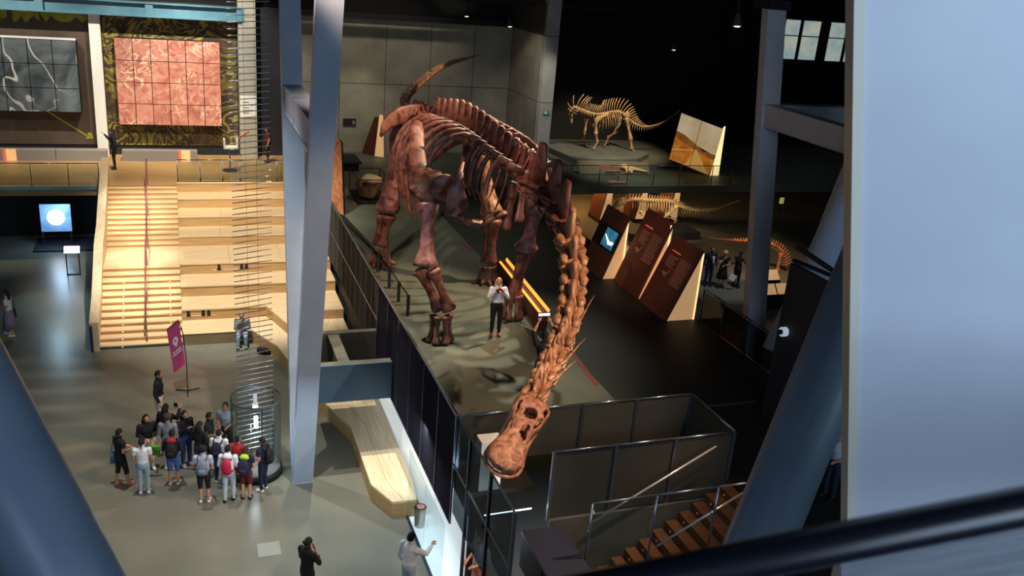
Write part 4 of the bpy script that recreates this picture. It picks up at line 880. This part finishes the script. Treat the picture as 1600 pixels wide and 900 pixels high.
for a, b in zip(bp_, bp_[1:]): MB().tube([(*a, HZ+.6), (*b, HZ+.6)], .02).build('rail', 'black', t)
MB().slab([(5.3, 32.5, HZ+.3), (5.75, 27.2, HZ+.45), (5.95, 27.2, HZ+.35), (5.6, 32.5, HZ+.2)], (0, 0, .06)).build('dark_ledge', 'black', t)
for x, y, mt_, lb, s_ in ((5.62, 16.35, 'olive_fruit', 'olive dinosaur egg model lying by the fence', .2), (5.28, 16.2, 'white', 'small white cube model by the fence corner', .11)):
    o = MB().ell((x, y, HZ+s_*.75), (s_*1.5, s_, s_*.75), 14, 9, lump=.05) if mt_ == 'olive_fruit' else MB().bb(x-s_, x+s_, y-s_, y+s_, HZ, HZ+.2)
    tag(o.build('egg_model' if mt_ == 'olive_fruit' else 'cube_model', mt_, None, mt_ == 'olive_fruit', at=(x, y, HZ)), lb, 'model')
# display cases on the lower level at right
for i, (x, y, z, lb) in enumerate(((23.6, 31.0, .9, 'cream lit case behind the grey V column, upper one'), (23.2, 29.6, .8, 'cream lit case behind the grey V column, lower one'))):
    t = thing('lit_case', (x, y, 0), lb, 'display case'); MB().bb(x-.7, x+.7, y, y+.4, 0, z-.1).build('body', 'black', t); MB().slab([(x-.66, y-.02, z-.1), (x-.04, y-.02, z-.1), (x-.04, y+.3, z+.25), (x-.66, y+.3, z+.25)], (0, .04, 0)).build('lit_panel', 'cream_glow', t); MB().slab([(x+.04, y-.02, z-.1), (x+.66, y-.02, z-.1), (x+.66, y+.3, z+.25), (x+.04, y+.3, z+.25)], (0, .04, 0)).build('lit_panel', 'cream_glow', t)
t = thing('brown_case', (18.9, 26.2, 0), 'brown sloping case below the drop railing', 'display case'); MB().slab([(18.0, 25.2, 0), (19.4, 25.2, 0), (19.4, 25.2, 1.0), (18.3, 25.2, 1.2)], (0, .8, 0)).build('body', 'bone_orange', t); MB().bb(17.95, 19.45, 25.15, 26.05, 0, .06).build('base', 'black', t)

# ------------------------------------------------------------------ hanging rods over the glass cylinder
hr = thing('rod_installation', (1.5, 21.17, .3), 'tall hanging ladder of thin horizontal rods above the glass cylinder', 'installation')
z = .75; k = 0
while z < 12.4:
    L = .45; a = R(10+3*math.sin(k*.7))
    MB().tube([(1.5-L*math.cos(a), 21.17-L*math.sin(a)*.9, z-.03), (1.5+L*math.cos(a), 21.17+L*math.sin(a)*.9, z+.03)], .011, n=6).build('rod', 'rod' if (z < 3.2 or z > 7.6) else 'rod_dark', hr, True)
    z += .138; k += 1
for x in (1.38, 1.62): MB().tube([(x, 21.17, .3), (x, 21.17, 15.9)], .004, n=5).build('suspension_wire', 'steel', hr)
cy = thing('glass_cylinder', (1.5, 21.17, 0), 'round glass display cylinder with a black base beside the students', 'display case')
MB().tube([(1.5, 21.17, 0), (1.5, 21.17, .18)], .64, n=40).build('base', 'black', cy, True)
MB().tube([(1.5, 21.17, .18), (1.5, 21.17, .22)], .60, n=40).build('plinth_top', 'plinth', cy, True)
m = MB(); m.tube([(1.5, 21.17, .2), (1.5, 21.17, 2.15)], .62, n=48, cap=False); m.tube([(1.5, 21.17, .2), (1.5, 21.17, 2.15)], .605, n=48, cap=False); m.build('glass_wall', 'glass', cy, True)
m = MB(); N_ = 48
for r_ in (.605, .628): m.tube([(1.5, 21.17, 2.14), (1.5, 21.17, 2.17)], r_, n=N_, cap=False)
m.build('rim', 'steel', cy, True)
for a in (40, 160, 280): MB().tube([(1.5+.6*math.cos(R(a)), 21.17+.6*math.sin(R(a)), .2), (1.5+.6*math.cos(R(a)), 21.17+.6*math.sin(R(a)), 2.1)], .012, n=6).build('clamp_rod', 'black', cy)
MB().bb(1.46, 1.55, 21.14, 21.2, 1.3, 1.62).build('bright_lamp', 'lamp_white', cy)
point('cylinder_glow', (1.5, 21.0, 1.2), (.75, .88, 1), 35, .1)

# ------------------------------------------------------------------ banner
bn = thing('banner', (-.10, 26.12, 0), 'magenta banner on a thin black pole behind the guide', 'banner')
MB().tube([(-.10, 26.12, 0), (-.10, 26.12, 1.0), (-.16, 26.12, 1.9), (-.26, 26.12, 2.3)], .014, n=8).build('pole', 'black', bn, True)
bl = [V((-.60, 25.98, 2.12)), V((-.27, 26.12, 2.36)), V((-.13, 26.12, .92)), V((-.46, 25.98, .72))]
nb = (bl[1]-bl[0]).cross(bl[3]-bl[0]).normalized(); nb = nb if nb.y < 0 else -nb
MB().slab(bl, nb*.01).build('cloth', 'magenta', bn)
MB().slab([bl[0], bl[1], bl[1]-V((0, 0, .05)), bl[0]-V((0, 0, .05))], nb*.02).build('hem', 'maroon_rail', bn)
def bq(u, v): return bl[0]*(1-u)*(1-v)+bl[1]*u*(1-v)+bl[2]*u*v+bl[3]*(1-u)*v+nb*.012
ring = [(.5+.22*math.cos(a), .37+.085*math.sin(a)) for a in [R(20-x) for x in range(0, 221, 20)]] + [(.52, .52)]
inner = [(.48+.08*math.cos(R(a)), .365+.03*math.sin(R(a))) for a in range(0, 360, 30)]
MB().slab([bq(*p) for p in ring], nb*.003).build('pin_emblem', 'white', bn); MB().slab([bq(*p)+nb*.003 for p in inner], nb*.003).build('pin_hole', 'magenta', bn)
for v, segs in ((.575, ((.18, .34), (.42, .55), (.57, .68), (.70, .86))), (.635, ((.12, .24), (.26, .38), (.40, .5), (.52, .64), (.66, .76), (.78, .9)))):
    for a, b in segs: MB().slab([bq(a, v), bq(b, v-.012), bq(b, v+.023), bq(a, v+.035)], nb*.003).build('lettering', 'white', bn)
for a in (25, 155, 270): MB().tube([(-.10, 26.12, .03), (-.10+.38*math.cos(R(a)), 26.12+.38*math.sin(R(a)), .015)], .016, n=6).build('foot', 'black', bn)

# ------------------------------------------------------------------ small fittings under and beyond the platform
for x, y, z, m_, lb in ((20.85, 41.0, 2.15, 'lamp_white', 'small white lamp above the theropod skull'), (21.75, 41.0, 2.3, 'lamp_warm', 'small warm lamp above the theropod ribs'), (23.95, 40.6, 2.3, 'led_blue', 'blue lamp above the theropod hip, left one of two'), (24.65, 40.6, 2.3, 'led_blue', 'blue lamp above the theropod tail, right one of two')):
    t = thing('under_lamp', (x, y, z), lb, 'lamp', 'lamps under the platform'); MB().ell((x, y, z), (.05, .05, .05), 10, 7).build('bulb', m_, t, True); MB().tube([(x, y, z+.03), (x, y, 2.95)], .015, n=6).build('stem', 'black', t)
t = thing('sign_post', (31.95, 42, 0), 'tiny yellow-green sign in the dark right of the grey V column', 'sign'); MB().bb(31.82, 32.1, 41.97, 42.0, 1.1, 1.45).build('plate', 'lime_sign', t); MB().tube([(31.95, 42.02, 0), (31.95, 42.02, 1.4)], .02, n=6).build('post', 'black', t)

# ------------------------------------------------------------------ people
for n_, c_ in dict(skin='c08a6c', skin_brown='9a6646', hair_black='0d0b0d', hair_brown='3a2418', hair_blonde='c9a86c', lip='8a4a44', eye='15100e', cloth_black='0f0f14', cloth_navy='161c3a', cloth_white='dfe4ec', cloth_pale='aebccb', cloth_jeans='2b3f72', cloth_lightjeans='8fabbe', cloth_grey='7d838c', cloth_red='a32430', cloth_green='5aa02c', cloth_blue='3f63a8', cloth_lilac='7d7896', cloth_cream='d8cbb8', shoe_white='e4e6ea', shoe_black='101014', shoe_pink='b0506a', bag_blue='4f7896', bag_grey='6b7a8c', bag_pink='b81a4c', cloth_maroon='5a1420', lime='b8d63a').items():
    mat(n_, c_, ro=.8 if n_.startswith(('cloth', 'hair')) else .55)
POSE = {
    'stand': (((.25, -.04, 1.13), (.26, .06, .89)), ((.25, -.04, 1.13), (.26, .06, .89))),
    'hold': (((.24, -.02, 1.14), (.12, .25, 1.12)), ((.24, -.02, 1.14), (.13, .24, 1.10))),
    'phone': (((.25, .08, 1.16), (.09, .30, 1.34)), ((.24, -.02, 1.14), (.14, .22, 1.08))),
    'camera': (((.27, .12, 1.20), (.08, .24, 1.47)), ((.27, .12, 1.20), (.08, .24, 1.45))),
    'raise': (((.26, .12, 1.66), (.14, .20, 1.90)), ((.26, .12, 1.66), (.14, .20, 1.90))),
    'touch': (((.26, .22, 1.24), (.20, .46, 1.30)), ((.25, -.03, 1.13), (.25, .08, .90))),
    'chin': (((.22, .14, 1.14), (.05, .16, 1.42)), ((.25, .06, 1.13), (.0, .22, 1.13))),
    'wave': (((.26, .16, 1.26), (.24, .34, 1.48)), ((.25, -.04, 1.13), (.24, .08, .90))),
    'lap': (((.24, .06, 1.15), (.10, .30, 1.02)), ((.24, .06, 1.15), (.12, .30, 1.0))),
}
DG = bpy.context.evaluated_depsgraph_get
def seg_t(P, a, b):
    d = b-a; t = np.clip(((P-a)@d)/max(d@d, 1e-9), 0, 1); return t, np.linalg.norm(P-(a+t[:, None]*d), axis=1)
def person(label, loc, face, h=1.6, top='cloth_black', bot='cloth_jeans', shoe='shoe_white', skin='skin', hair='hair_black', style='short', arms='stand', sleeve=.55, legs=2, walk=0, sit=False, bend=0, skirt=None, group=None, hood=None, head_turn=0):
    s = h/1.75; up_ = -.45 if sit else 0; J = {}
    def P(x, y, z): return V((x, y+bend*max(0, z-.95), z+up_))
    pel, wai, che, nek, hed = P(0, 0, .95), P(0, 0, 1.10), P(0, .01, 1.28), P(0, .0, 1.47), P(0, .03, 1.615)
    b = MB(); S = []   # S: (a, b, radius, zone)
    b.tube([P(0, 0, .84), P(0, -.01, .93), wai, che, P(0, 0, 1.40), P(0, 0, 1.45)], [(.13, .10), (.165, .125), (.14, .105), (.17, .12), (.165, .09), (.09, .07)], n=12, up=(0, 1, 0))
    b.tube([P(0, 0, 1.42), P(0, .015, 1.56)], [.06, .055], n=10, up=(0, 1, 0))
    S += [(P(0, 0, .84), P(0, 0, 1.02), .14, 'bot'), (P(0, 0, 1.02), P(0, 0, 1.44), .14, 'top'), (P(0, 0, 1.47), P(0, .02, 1.6), .055, 'skin')]
    hands = []
    for q, (el, wr) in zip((1, -1), POSE[arms]):
        sh = P(q*.185, 0, 1.40); e = P(q*el[0], el[1], el[2]); w_ = P(q*wr[0], wr[1], wr[2])
        b.tube([sh, sh.lerp(e, .5), e], [.062, .052, .043], n=10); b.tube([e, e.lerp(w_, .4), w_], [.043, .042, .028], n=10); b.ell(sh, (.068, .068, .068)); b.ell(e, (.044, .044, .044))
        S += [(sh, e, .05, 'arm0'), (e, w_, .038, 'arm1')]; hands.append((q, w_, (w_-e).normalized()))
    for q in (1, -1):
        hp = P(q*.09, 0, .92); dy = q*walk
        if sit: kn = V((q*.12, .43, .50)); an = V((q*.13, .45, .10)); hp = V((q*.09, .02, .50))
        else: kn = V((q*.10, .03+dy*.5, .50)); an = V((q*.105, dy, .09))
        b.tube([hp, hp.lerp(kn, .5), kn], [.092, .078, .056], n=10); b.tube([kn, kn.lerp(an, .35), an], [.056, .056, .036], n=10); b.ell(kn, (.056, .056, .056)); b.ell(hp, (.09, .09, .09))
        toe = an+V((q*.02, .16, -.055)); b.tube([an+V((0, -.05, -.05)), an+V((0, .02, -.03)), toe], [(.04, .04), (.046, .05), (.04, .032)], n=10, up=(0, 0, 1))
        S += [(hp, kn, .075, 'leg0'), (kn, an+V((0, 0, .03)), .05, 'leg1'), (an+V((0, -.04, -.04)), toe, .042, 'shoe')]
    me = b.mesh('tmp'); ob = bpy.data.objects.new('tmp', me); COL.objects.link(ob)
    rm = ob.modifiers.new('r', 'REMESH'); rm.mode = 'VOXEL'; rm.voxel_size = .02
    smo = ob.modifiers.new('s', 'SMOOTH'); smo.iterations = 3; smo.factor = .5
    ev = ob.evaluated_get(DG()); m2 = bpy.data.meshes.new_from_object(ev)
    nv = len(m2.vertices); co = np.empty(nv*3); m2.vertices.foreach_get('co', co); co = co.reshape(-1, 3)
    no = np.empty(nv*3); m2.vertices.foreach_get('normal', no); no = no.reshape(-1, 3)
    fs = [tuple(p.vertices) for p in m2.polygons]; fc = np.array([co[list(f)].mean(0) for f in fs])
    best = np.full(len(fs), 9.); zone = np.zeros(len(fs), int); tt = np.zeros(len(fs))
    for i, (a, c, r, z_) in enumerate(S):
        t, d = seg_t(fc, np.array(a), np.array(c)); d = d-r; k = d < best; best[k] = d[k]; zone[k] = i; tt[k] = t[k]
    part = []
    for i in range(len(fs)):
        z_ = S[zone[i]][3]; t = tt[i]
        if z_ == 'arm0': p = 'top' if t <= sleeve or sleeve >= 1 else 'skin'
        elif z_ == 'arm1': p = 'top' if 1+t <= sleeve else 'skin'
        elif z_ == 'leg0': p = 'bot' if t <= legs else 'skin'
        elif z_ == 'leg1': p = 'bot' if 1+t*.98 <= legs else 'skin'
        else: p = z_
        part.append(p)
    bpy.data.objects.remove(ob); bpy.data.meshes.remove(m2)
    # body: the continuous skin, with head and hands
    B = MB(); B.add([V(c) for c in co], fs)
    rt = Matrix.Rotation(head_turn, 3, 'Z'); H = lambda x, y, z: hed + rt @ V((x, y, z))
    nu, nvv = 16, 12; vs = []; hv = []
    for i in range(1, nvv):
        th = math.pi*i/nvv
        for j in range(nu):
            a = 2*math.pi*j/nu; d = V((math.sin(th)*math.cos(a), math.sin(th)*math.sin(a), math.cos(th)))
            x, y, z = .075*d.x, .095*d.y, .118*d.z
            if d.z < 0: x *= 1+.35*d.z; y *= 1+.12*d.z; y += -.012*d.z*(1 if d.y > 0 else -1)
            if d.y > .7 and -.35 < d.z < .15 and abs(d.x) < .35: y += .018*(1-abs(d.x)/.35)
            if d.y > .6 and .1 < d.z < .3 and .2 < abs(d.x) < .6: y -= .006
            vs.append((x, y, z)); hv.append(d)
    vs += [(0, 0, .118), (0, .01, -.112)]; T = (nvv-1)*nu
    hf = [(i*nu+j, (i+1)*nu+j, (i+1)*nu+(j+1) % nu, i*nu+(j+1) % nu) for i in range(nvv-2) for j in range(nu)] + [(T, j, (j+1) % nu) for j in range(nu)] + [(T+1, (nvv-2)*nu+(j+1) % nu, (nvv-2)*nu+j) for j in range(nu)]
    B.add([H(*v) for v in vs], hf)
    for q in (-1, 1):
        B.ell(H(q*.076, -.005, 0), (.012, .022, .032), 8, 6); B.ell(H(q*.03, .086, .022), (.013, .008, .008), 8, 6, mi=1)
    B.tube([H(0, .09, .02), H(0, .112, -.02), H(0, .095, -.03)], [.008, .015, .012], n=8); B.ell(H(0, .09, -.058), (.026, .008, .008), 8, 6, mi=2)
    for q, w_, d in hands:
        sd_ = d.cross(V((0, 0, 1)) if abs(d.z) < .8 else V((0, 1, 0))).normalized(); nr = sd_.cross(d)
        B.tube([w_-d*.02, w_+d*.035, w_+d*.085], [(.026, .02), (.038, .016), (.036, .014)], n=10, up=nr)
        for k, ln in enumerate((.062, .075, .07, .055)):
            o = w_+d*.08+sd_*(.027-.018*k); B.tube([o, o+d*ln*.5-nr*.008, o+d*ln*.9-nr*.03, o+d*ln-nr*.042], [.0095, .009, .008, .006], n=6)
        o = w_+d*.03+sd_*.032; B.tube([o, o+sd_*.025+d*.025-nr*.008, o+sd_*.03+d*.055-nr*.018], [.012, .011, .008], n=6)
    B.v = [p*s for p in B.v]
    body = B.build('person', [skin, 'eye', 'lip'], None, True, local=True)
    body.location = loc; body.rotation_euler.z = R(face-90); tag(body, label, 'person', group)
    for nm, pk, m_, off in (('shirt' if sleeve < 1.2 else 'jacket', 'top', top, .014), ('trousers' if legs > 1.3 else 'shorts', 'bot', bot, .012), ('shoes', 'shoe', shoe, .008)):
        sel = [fs[i] for i in range(len(fs)) if part[i] == pk]
        if pk == 'bot' and skirt: continue
        used = sorted({v for f in sel for v in f}); ix = {v: k for k, v in enumerate(used)}
        C = MB(); C.add([V(co[v]+no[v]*off)*s for v in used], [tuple(ix[v] for v in f) for f in sel]); C.build(nm, m_, body, True, local=True)
    if skirt:
        K = MB(); K.tube([V((0, 0, 1.04))*s, V((0, 0, .92))*s, V((0, .01, .70))*s, V((0, .02, skirt))*s], [(.15*s, .115*s), (.185*s, .145*s), (.22*s, .19*s), (.25*s, .22*s)], n=20, up=(0, 1, 0), lump=.03); K.build('skirt', bot, body, True, local=True)
    # hair
    Hm = MB(); keep = []
    for f in hf:
        ds = [hv[v] if v < len(hv) else V((0, 0, 1 if v == T else -1)) for v in f]; d = sum(ds, V())/len(ds)
        if d.z > .62 or (d.y < .30 and d.z > (-.55 if style == 'long' else -.25)) or (d.y < .55 and d.z > .35) or (style == 'bald' and False): keep.append(f)
    Hm.add([(H(*(V(v)*1.13+V((0, -.004, .006)))))*s for v in vs], keep)
    if style == 'long': Hm.tube([H(0, -.05, .05)*s, H(0, -.085, -.06)*s, H(0, -.10, -.2)*s, H(0, -.10, -.30)*s], [(.085*s, .05*s), (.10*s, .05*s), (.105*s, .04*s), (.06*s, .02*s)], n=12, up=(0, 1, 0), lump=.06)
    if style == 'curly': Hm.ell(H(0, -.02, .05)*s, (.12*s, .125*s, .11*s), 14, 9, lump=.10)
    if style == 'pony': Hm.tube([H(0, -.09, .06)*s, H(0, -.14, .02)*s, H(0, -.13, -.14)*s], [.03*s, .04*s, .012*s], n=8)
    if style == 'bun': Hm.ell(H(0, -.11, .07)*s, (.045*s, .045*s, .045*s))
    Hm.build('hair', hair, body, True, local=True)
    if hood: 
        G = MB(); G.tube([V((0, -.10, 1.40+up_))*s, V((0, -.12, 1.47+up_))*s, V((0, -.06, 1.53+up_))*s], [(.13*s, .05*s), (.14*s, .07*s), (.09*s, .05*s)], n=12, up=(0, 1, 0)); G.build('hood', hood, body, True, local=True)
    return body
def on_body(o, name, label, cat, h, face, loc, parts, group=None):
    t = thing(name, loc, label, cat, group, R(face-90)); s = h/1.75
    for nm, b, m_ in parts:
        b.v = [p*s for p in b.v]; b.build(nm, m_, t, True, local=True)
    return t
def backpack(loc, face, h, m_, label, big=1.0):
    b = MB(); b.tube([(0, -.20, .98), (0, -.22, 1.02), (0, -.235, 1.15), (0, -.22, 1.32), (0, -.19, 1.42), (0, -.18, 1.44)], [(.08, .03), (.15*big, .07*big), (.16*big, .08*big), (.14*big, .07*big), (.09, .04), (.03, .02)], n=14, up=(0, 1, 0))
    pk = MB(); pk.tube([(0, -.29*big, 1.02), (0, -.305*big, 1.10), (0, -.29*big, 1.2)], [(.09, .02), (.10, .03), (.08, .02)], n=12, up=(0, 1, 0))
    st_ = []
    for q in (-1, 1):
        x = MB(); x.tube([(q*.10, -.145, 1.36), (q*.12, -.10, 1.46), (q*.125, .03, 1.475), (q*.13, .115, 1.40), (q*.14, .145, 1.25), (q*.165, .02, 1.08), (q*.12, -.15, 1.02)], [(.02, .009)]*7, n=6, up=(0, 1, 0)); st_.append(('strap', x, m_))
    return on_body(None, 'backpack', label, 'bag', h, face, loc, [('pouch', b, m_), ('pocket', pk, m_)]+st_, 'bags of the student group')
def tote(loc, face, h, m_, label, side=-1):
    b = MB(); b.slab([(side*.24, -.14, .62), (side*.24, .14, .62), (side*.23, .12, .95), (side*.23, -.12, .95)], (side*.08, 0, 0))
    x = MB(); x.tube([(side*.27, -.1, .94), (side*.24, -.09, 1.2), (side*.15, 0, 1.49), (side*.24, .09, 1.2), (side*.27, .1, .94)], (.012, .012, .012, .012, .012), n=6)
    return on_body(None, 'shoulder_bag', label, 'bag', h, face, loc, [('body', b, m_), ('strap', x, m_)])
def phone(p, face, tilt, label, m_='screen_pink'):
    t = thing('phone', p, label, 'phone', None, R(face-90)); c, s_ = math.cos(tilt), math.sin(tilt)
    b = MB(); b.bb(-.045, .045, -.005, .005, -.08, .08); b.v = [V((p_.x, p_.y*c-p_.z*s_, p_.y*s_+p_.z*c)) for p_ in b.v]; b.build('case', 'black', t, local=True)
    b = MB(); b.bb(-.04, .04, -.007, -.005, -.073, .073); b.v = [V((p_.x, p_.y*c-p_.z*s_, p_.y*s_+p_.z*c)) for p_ in b.v]; b.build('display', m_, t, local=True)
G = 'students around the guide'
person('dark-haired boy in black T-shirt and shorts with a blue bag, leftmost student', (-1.70, 21.2, 0), 30, 1.6, 'cloth_black', 'cloth_black', 'shoe_pink', arms='hold', legs=1.25, group=G, walk=.12)
tote((-1.70, 21.2, 0), 30, 1.6, 'bag_blue', 'pale blue tote bag on the leftmost student', 1 if False else -1)
person('girl in white T-shirt and light blue jeans seen from behind', (-1.18, 20.75, 0), 85, 1.52, 'cloth_white', 'cloth_lightjeans', hair='hair_black', style='pony', arms='hold', sleeve=.5, group=G)
person('long-haired girl in a black top facing the camera among the students', (-1.10, 21.85, 0), -70, 1.6, 'cloth_black', 'cloth_cream', hair='hair_black', style='long', arms='hold', sleeve=2, group=G)
tag(MB().bb(-1.10, -.80, 21.45, 21.53, .62, .86).build('green_pouch', 'cloth_green'), 'bright green pouch held by the long-haired girl', 'bag')
person('black-haired student raising a white phone just below the guide', (-.65, 22.3, 0), 60, 1.6, 'cloth_black', 'cloth_black', style='long', arms='wave', sleeve=2, group=G)
phone((-.40, 22.55, 1.42), -100, -.4, 'white phone held up in front of the guide')
person('brown-haired student in grey-brown jacket behind the boy with red hood', (-.60, 21.75, 0), 75, 1.6, 'cloth_grey', 'cloth_cream', hair='hair_brown', style='curly', arms='hold', sleeve=2, group=G)
person('boy in navy jacket with red hood and blue shorts', (-.50, 21.0, 0), 80, 1.55, 'cloth_navy', 'cloth_blue', arms='hold', sleeve=2, legs=1.05, hood='cloth_red', group=G)
backpack((-.50, 21.0, 0), 80, 1.55, 'cloth_black', 'black backpack on the boy with the red hood')
person('hooded student in black looking at a glowing blue phone', (-.20, 21.88, 0), -60, 1.6, 'cloth_black', 'cloth_jeans', style='long', arms='phone', sleeve=2, group=G)
phone((-.10, 21.56, 1.22), -60, .5, 'phone with blue glow in the hooded student hands', 'led_blue')
person('student with black hair and black top with a pale stripe, centre of the group', (.14, 21.28, 0), 50, 1.56, 'cloth_black', 'cloth_jeans', style='long', arms='hold', sleeve=2, group=G)
person('boy with dark curly hair, white T-shirt and black shorts, front row left', (.19, 20.05, 0), 80, 1.56, 'cloth_pale', 'cloth_black', style='curly', arms='hold', sleeve=.6, legs=1.0, group=G)
backpack((.19, 20.05, 0), 80, 1.56, 'bag_grey', 'grey drawstring backpack on the curly-haired boy in front')
person('student in white shirt with a dark blue backpack, second row', (.59, 20.85, 0), 70, 1.52, 'cloth_white', 'cloth_jeans', arms='hold', sleeve=.7, group=G)
backpack((.59, 20.85, 0), 70, 1.52, 'cloth_navy', 'dark blue backpack on the white-shirted student in the second row')
person('boy in black T-shirt left of the glass cylinder, back row', (.38, 21.66, 0), -20, 1.6, 'cloth_black', 'cloth_black', skin='skin_brown', arms='hold', group=G)
person('boy in grey T-shirt nearest the cylinder, back row', (.82, 22.12, 0), -110, 1.62, 'cloth_grey', 'cloth_black', skin='skin_brown', arms='hold', group=G)
person('boy in white hoodie and faded trousers with a pink bag, front row', (.76, 19.97, 0), 75, 1.56, 'cloth_white', 'cloth_pale', 'shoe_black', arms='hold', sleeve=2, hood='cloth_white', group=G, walk=.06)
backpack((.76, 19.97, 0), 75, 1.56, 'bag_pink', 'crimson drawstring bag on the boy in the white hoodie', .85)
person('small student in a red T-shirt behind the boy in white hoodie', (1.0, 20.52, 0), 60, 1.48, 'cloth_red', 'cloth_red', 'shoe_black', skin='skin_brown', arms='hold', legs=1.0, group=G)
person('brown-haired child with lime collar and striped shorts, front row right', (1.16, 19.98, 0), 70, 1.47, 'cloth_navy', 'cloth_maroon', 'shoe_black', hair='hair_brown', arms='hold', legs=.9, hood='lime', group=G)
backpack((1.16, 19.98, 0), 70, 1.47, 'cloth_navy', 'large navy backpack on the child with lime collar', 1.15)
person('boy in navy clothes with a round black bag beside the cylinder', (1.60, 20.28, 0), 140, 1.5, 'cloth_navy', 'cloth_navy', arms='hold', group=G)
backpack((1.60, 20.28, 0), 140, 1.5, 'cloth_black', 'round black backpack on the boy beside the cylinder')
person('man guide in dark jacket standing before the banner', (-.85, 24.05, 0), -10, 1.74, 'cloth_black', 'cloth_cream', 'shoe_black', arms='stand', sleeve=2)
person('girl in white top and long lilac skirt at the far left', (-5.5, 31.2, 0), 170, 1.62, 'cloth_white', 'cloth_lilac', hair='hair_brown', style='long', arms='hold', skirt=.32, walk=.1)
tote((-5.5, 31.2, 0), 170, 1.62, 'cloth_black', 'small black bag on the girl in the lilac skirt', 1)
person('grey-haired man in grey shirt sitting on the lowest tier edge', (1.70, 29.45, -.06), -95, 1.72, 'cloth_grey', 'cloth_lightjeans', 'shoe_black', hair='cloth_grey', arms='chin', sit=True, sleeve=2, bend=.15)
tag(MB().tube([(2.15, 28.6, .10), (2.35, 28.45, .12), (2.5, 28.4, .08)], [.10, .13, .08], n=10, lump=.1).build('duffel_bag', 'cloth_black', None, True, at=(2.3, 28.5, 0)), 'small black bag on the floor beside the seated man', 'bag')
person('woman in black holding her chin at the bottom edge', (2.08, 15.75, 0), 35, 1.68, 'cloth_black', 'cloth_black', 'shoe_black', style='bun', arms='chin', sleeve=1.5)
person('man in white shirt touching the glass screen at the bottom', (4.12, 15.35, 0), 35, 1.76, 'cloth_white', 'cloth_pale', 'shoe_black', arms='touch', sleeve=2)
person('dark-haired figure in pale shirt behind the glass fence, standing in for a reflection', (5.52, 14.9, .10), 200, 1.74, 'cloth_pale', 'bone_orange', 'shoe_black', arms='hold', sleeve=1)  # modelled figure takes the place of the white-shirted man's mirror image in the glass
person('blonde woman in white shirt and black trousers under the giant skeleton', (7.85, 21.5, HZ), -100, 1.68, 'cloth_white', 'cloth_black', 'shoe_pink', hair='hair_blonde', style='long', arms='camera', sleeve=1.9)
t = thing('camera', (7.79, 21.21, HZ+1.38), 'small camera held by the blonde woman', 'camera'); MB().bb(7.72, 7.86, 21.18, 21.25, HZ+1.34, HZ+1.44).build('body', 'cloth_maroon', t); MB().tube([(7.79, 21.18, HZ+1.39), (7.79, 21.12, HZ+1.39)], .035, n=10).build('lens', 'text_red', t)
person('person in black raising a tablet overhead behind the lowered neck', (7.72, 17.75, HZ), 80, 1.72, 'cloth_black', 'cloth_black', 'shoe_black', arms='raise', sleeve=1)
t = thing('tablet', (7.74, 18.0, HZ+1.9), 'black tablet with a lit screen held up behind the neck', 'tablet'); MB().bb(7.58, 7.90, 17.98, 18.0, HZ+1.86, HZ+2.08).build('case', 'black', t); MB().bb(7.60, 7.88, 17.975, 17.98, HZ+2.0, HZ+2.06).build('display', 'screen_pink', t)
sm_ = person('man in dark suit and white shirt on the lower level', (21.75, 32.7, 0), -100, 1.86, 'cloth_navy', 'cloth_navy', 'shoe_black', hair='hair_brown', sleeve=2)
m = MB(); m.slab([(21.66, 32.50, 1.45), (21.80, 32.48, 1.45), (21.74, 32.48, 1.12)], (0, -.03, 0)); o = m.build('shirt_front', 'cloth_white'); o.parent = sm_; o.matrix_parent_inverse = (Matrix.Translation(sm_.location) @ Matrix.Rotation(sm_.rotation_euler.z, 4, 'Z')).inverted()
person('blonde woman in dark dress with white bag beside the suited man', (22.25, 32.4, 0), -110, 1.72, 'cloth_black', 'cloth_black', 'shoe_black', hair='hair_blonde', style='curly', arms='chin', skirt=.45, sleeve=.3)
tag(MB().slab([(22.35, 32.0, .55), (22.6, 31.95, .42), (22.72, 31.95, .68), (22.45, 32.0, .82)], (0, .05, 0)).build('white_handbag', 'white'), 'white bag hanging beside the blonde woman in dark dress', 'bag')
person('person in dark clothes half hidden behind the grey V column', (22.95, 32.3, 0), 20, 1.7, 'cloth_black', 'cloth_black', 'shoe_black', sleeve=.2, arms='hold')
person('person in pink top beside the arched tail skeleton', (24.7, 33.0, 0), 90, 1.68, 'bag_pink', 'cloth_black', 'shoe_black', style='long')
person('person in dark jacket standing at the stair head by the white post', (-2.62, 40.9, HZ), 185, 1.7, 'cloth_navy', 'cloth_black', 'shoe_black', arms='wave', sleeve=2)
person('person in white and blue glimpsed between the slanted column and the slab', (12.0, 12.55, HZ), 200, 1.5, 'cloth_pale', 'cloth_navy', 'shoe_black', arms='hold')
person('person in dark clothes beside the concrete pillar on the landing', (3.75, 42.2, HZ), 180, 1.65, 'cloth_maroon', 'cloth_black', 'shoe_black')
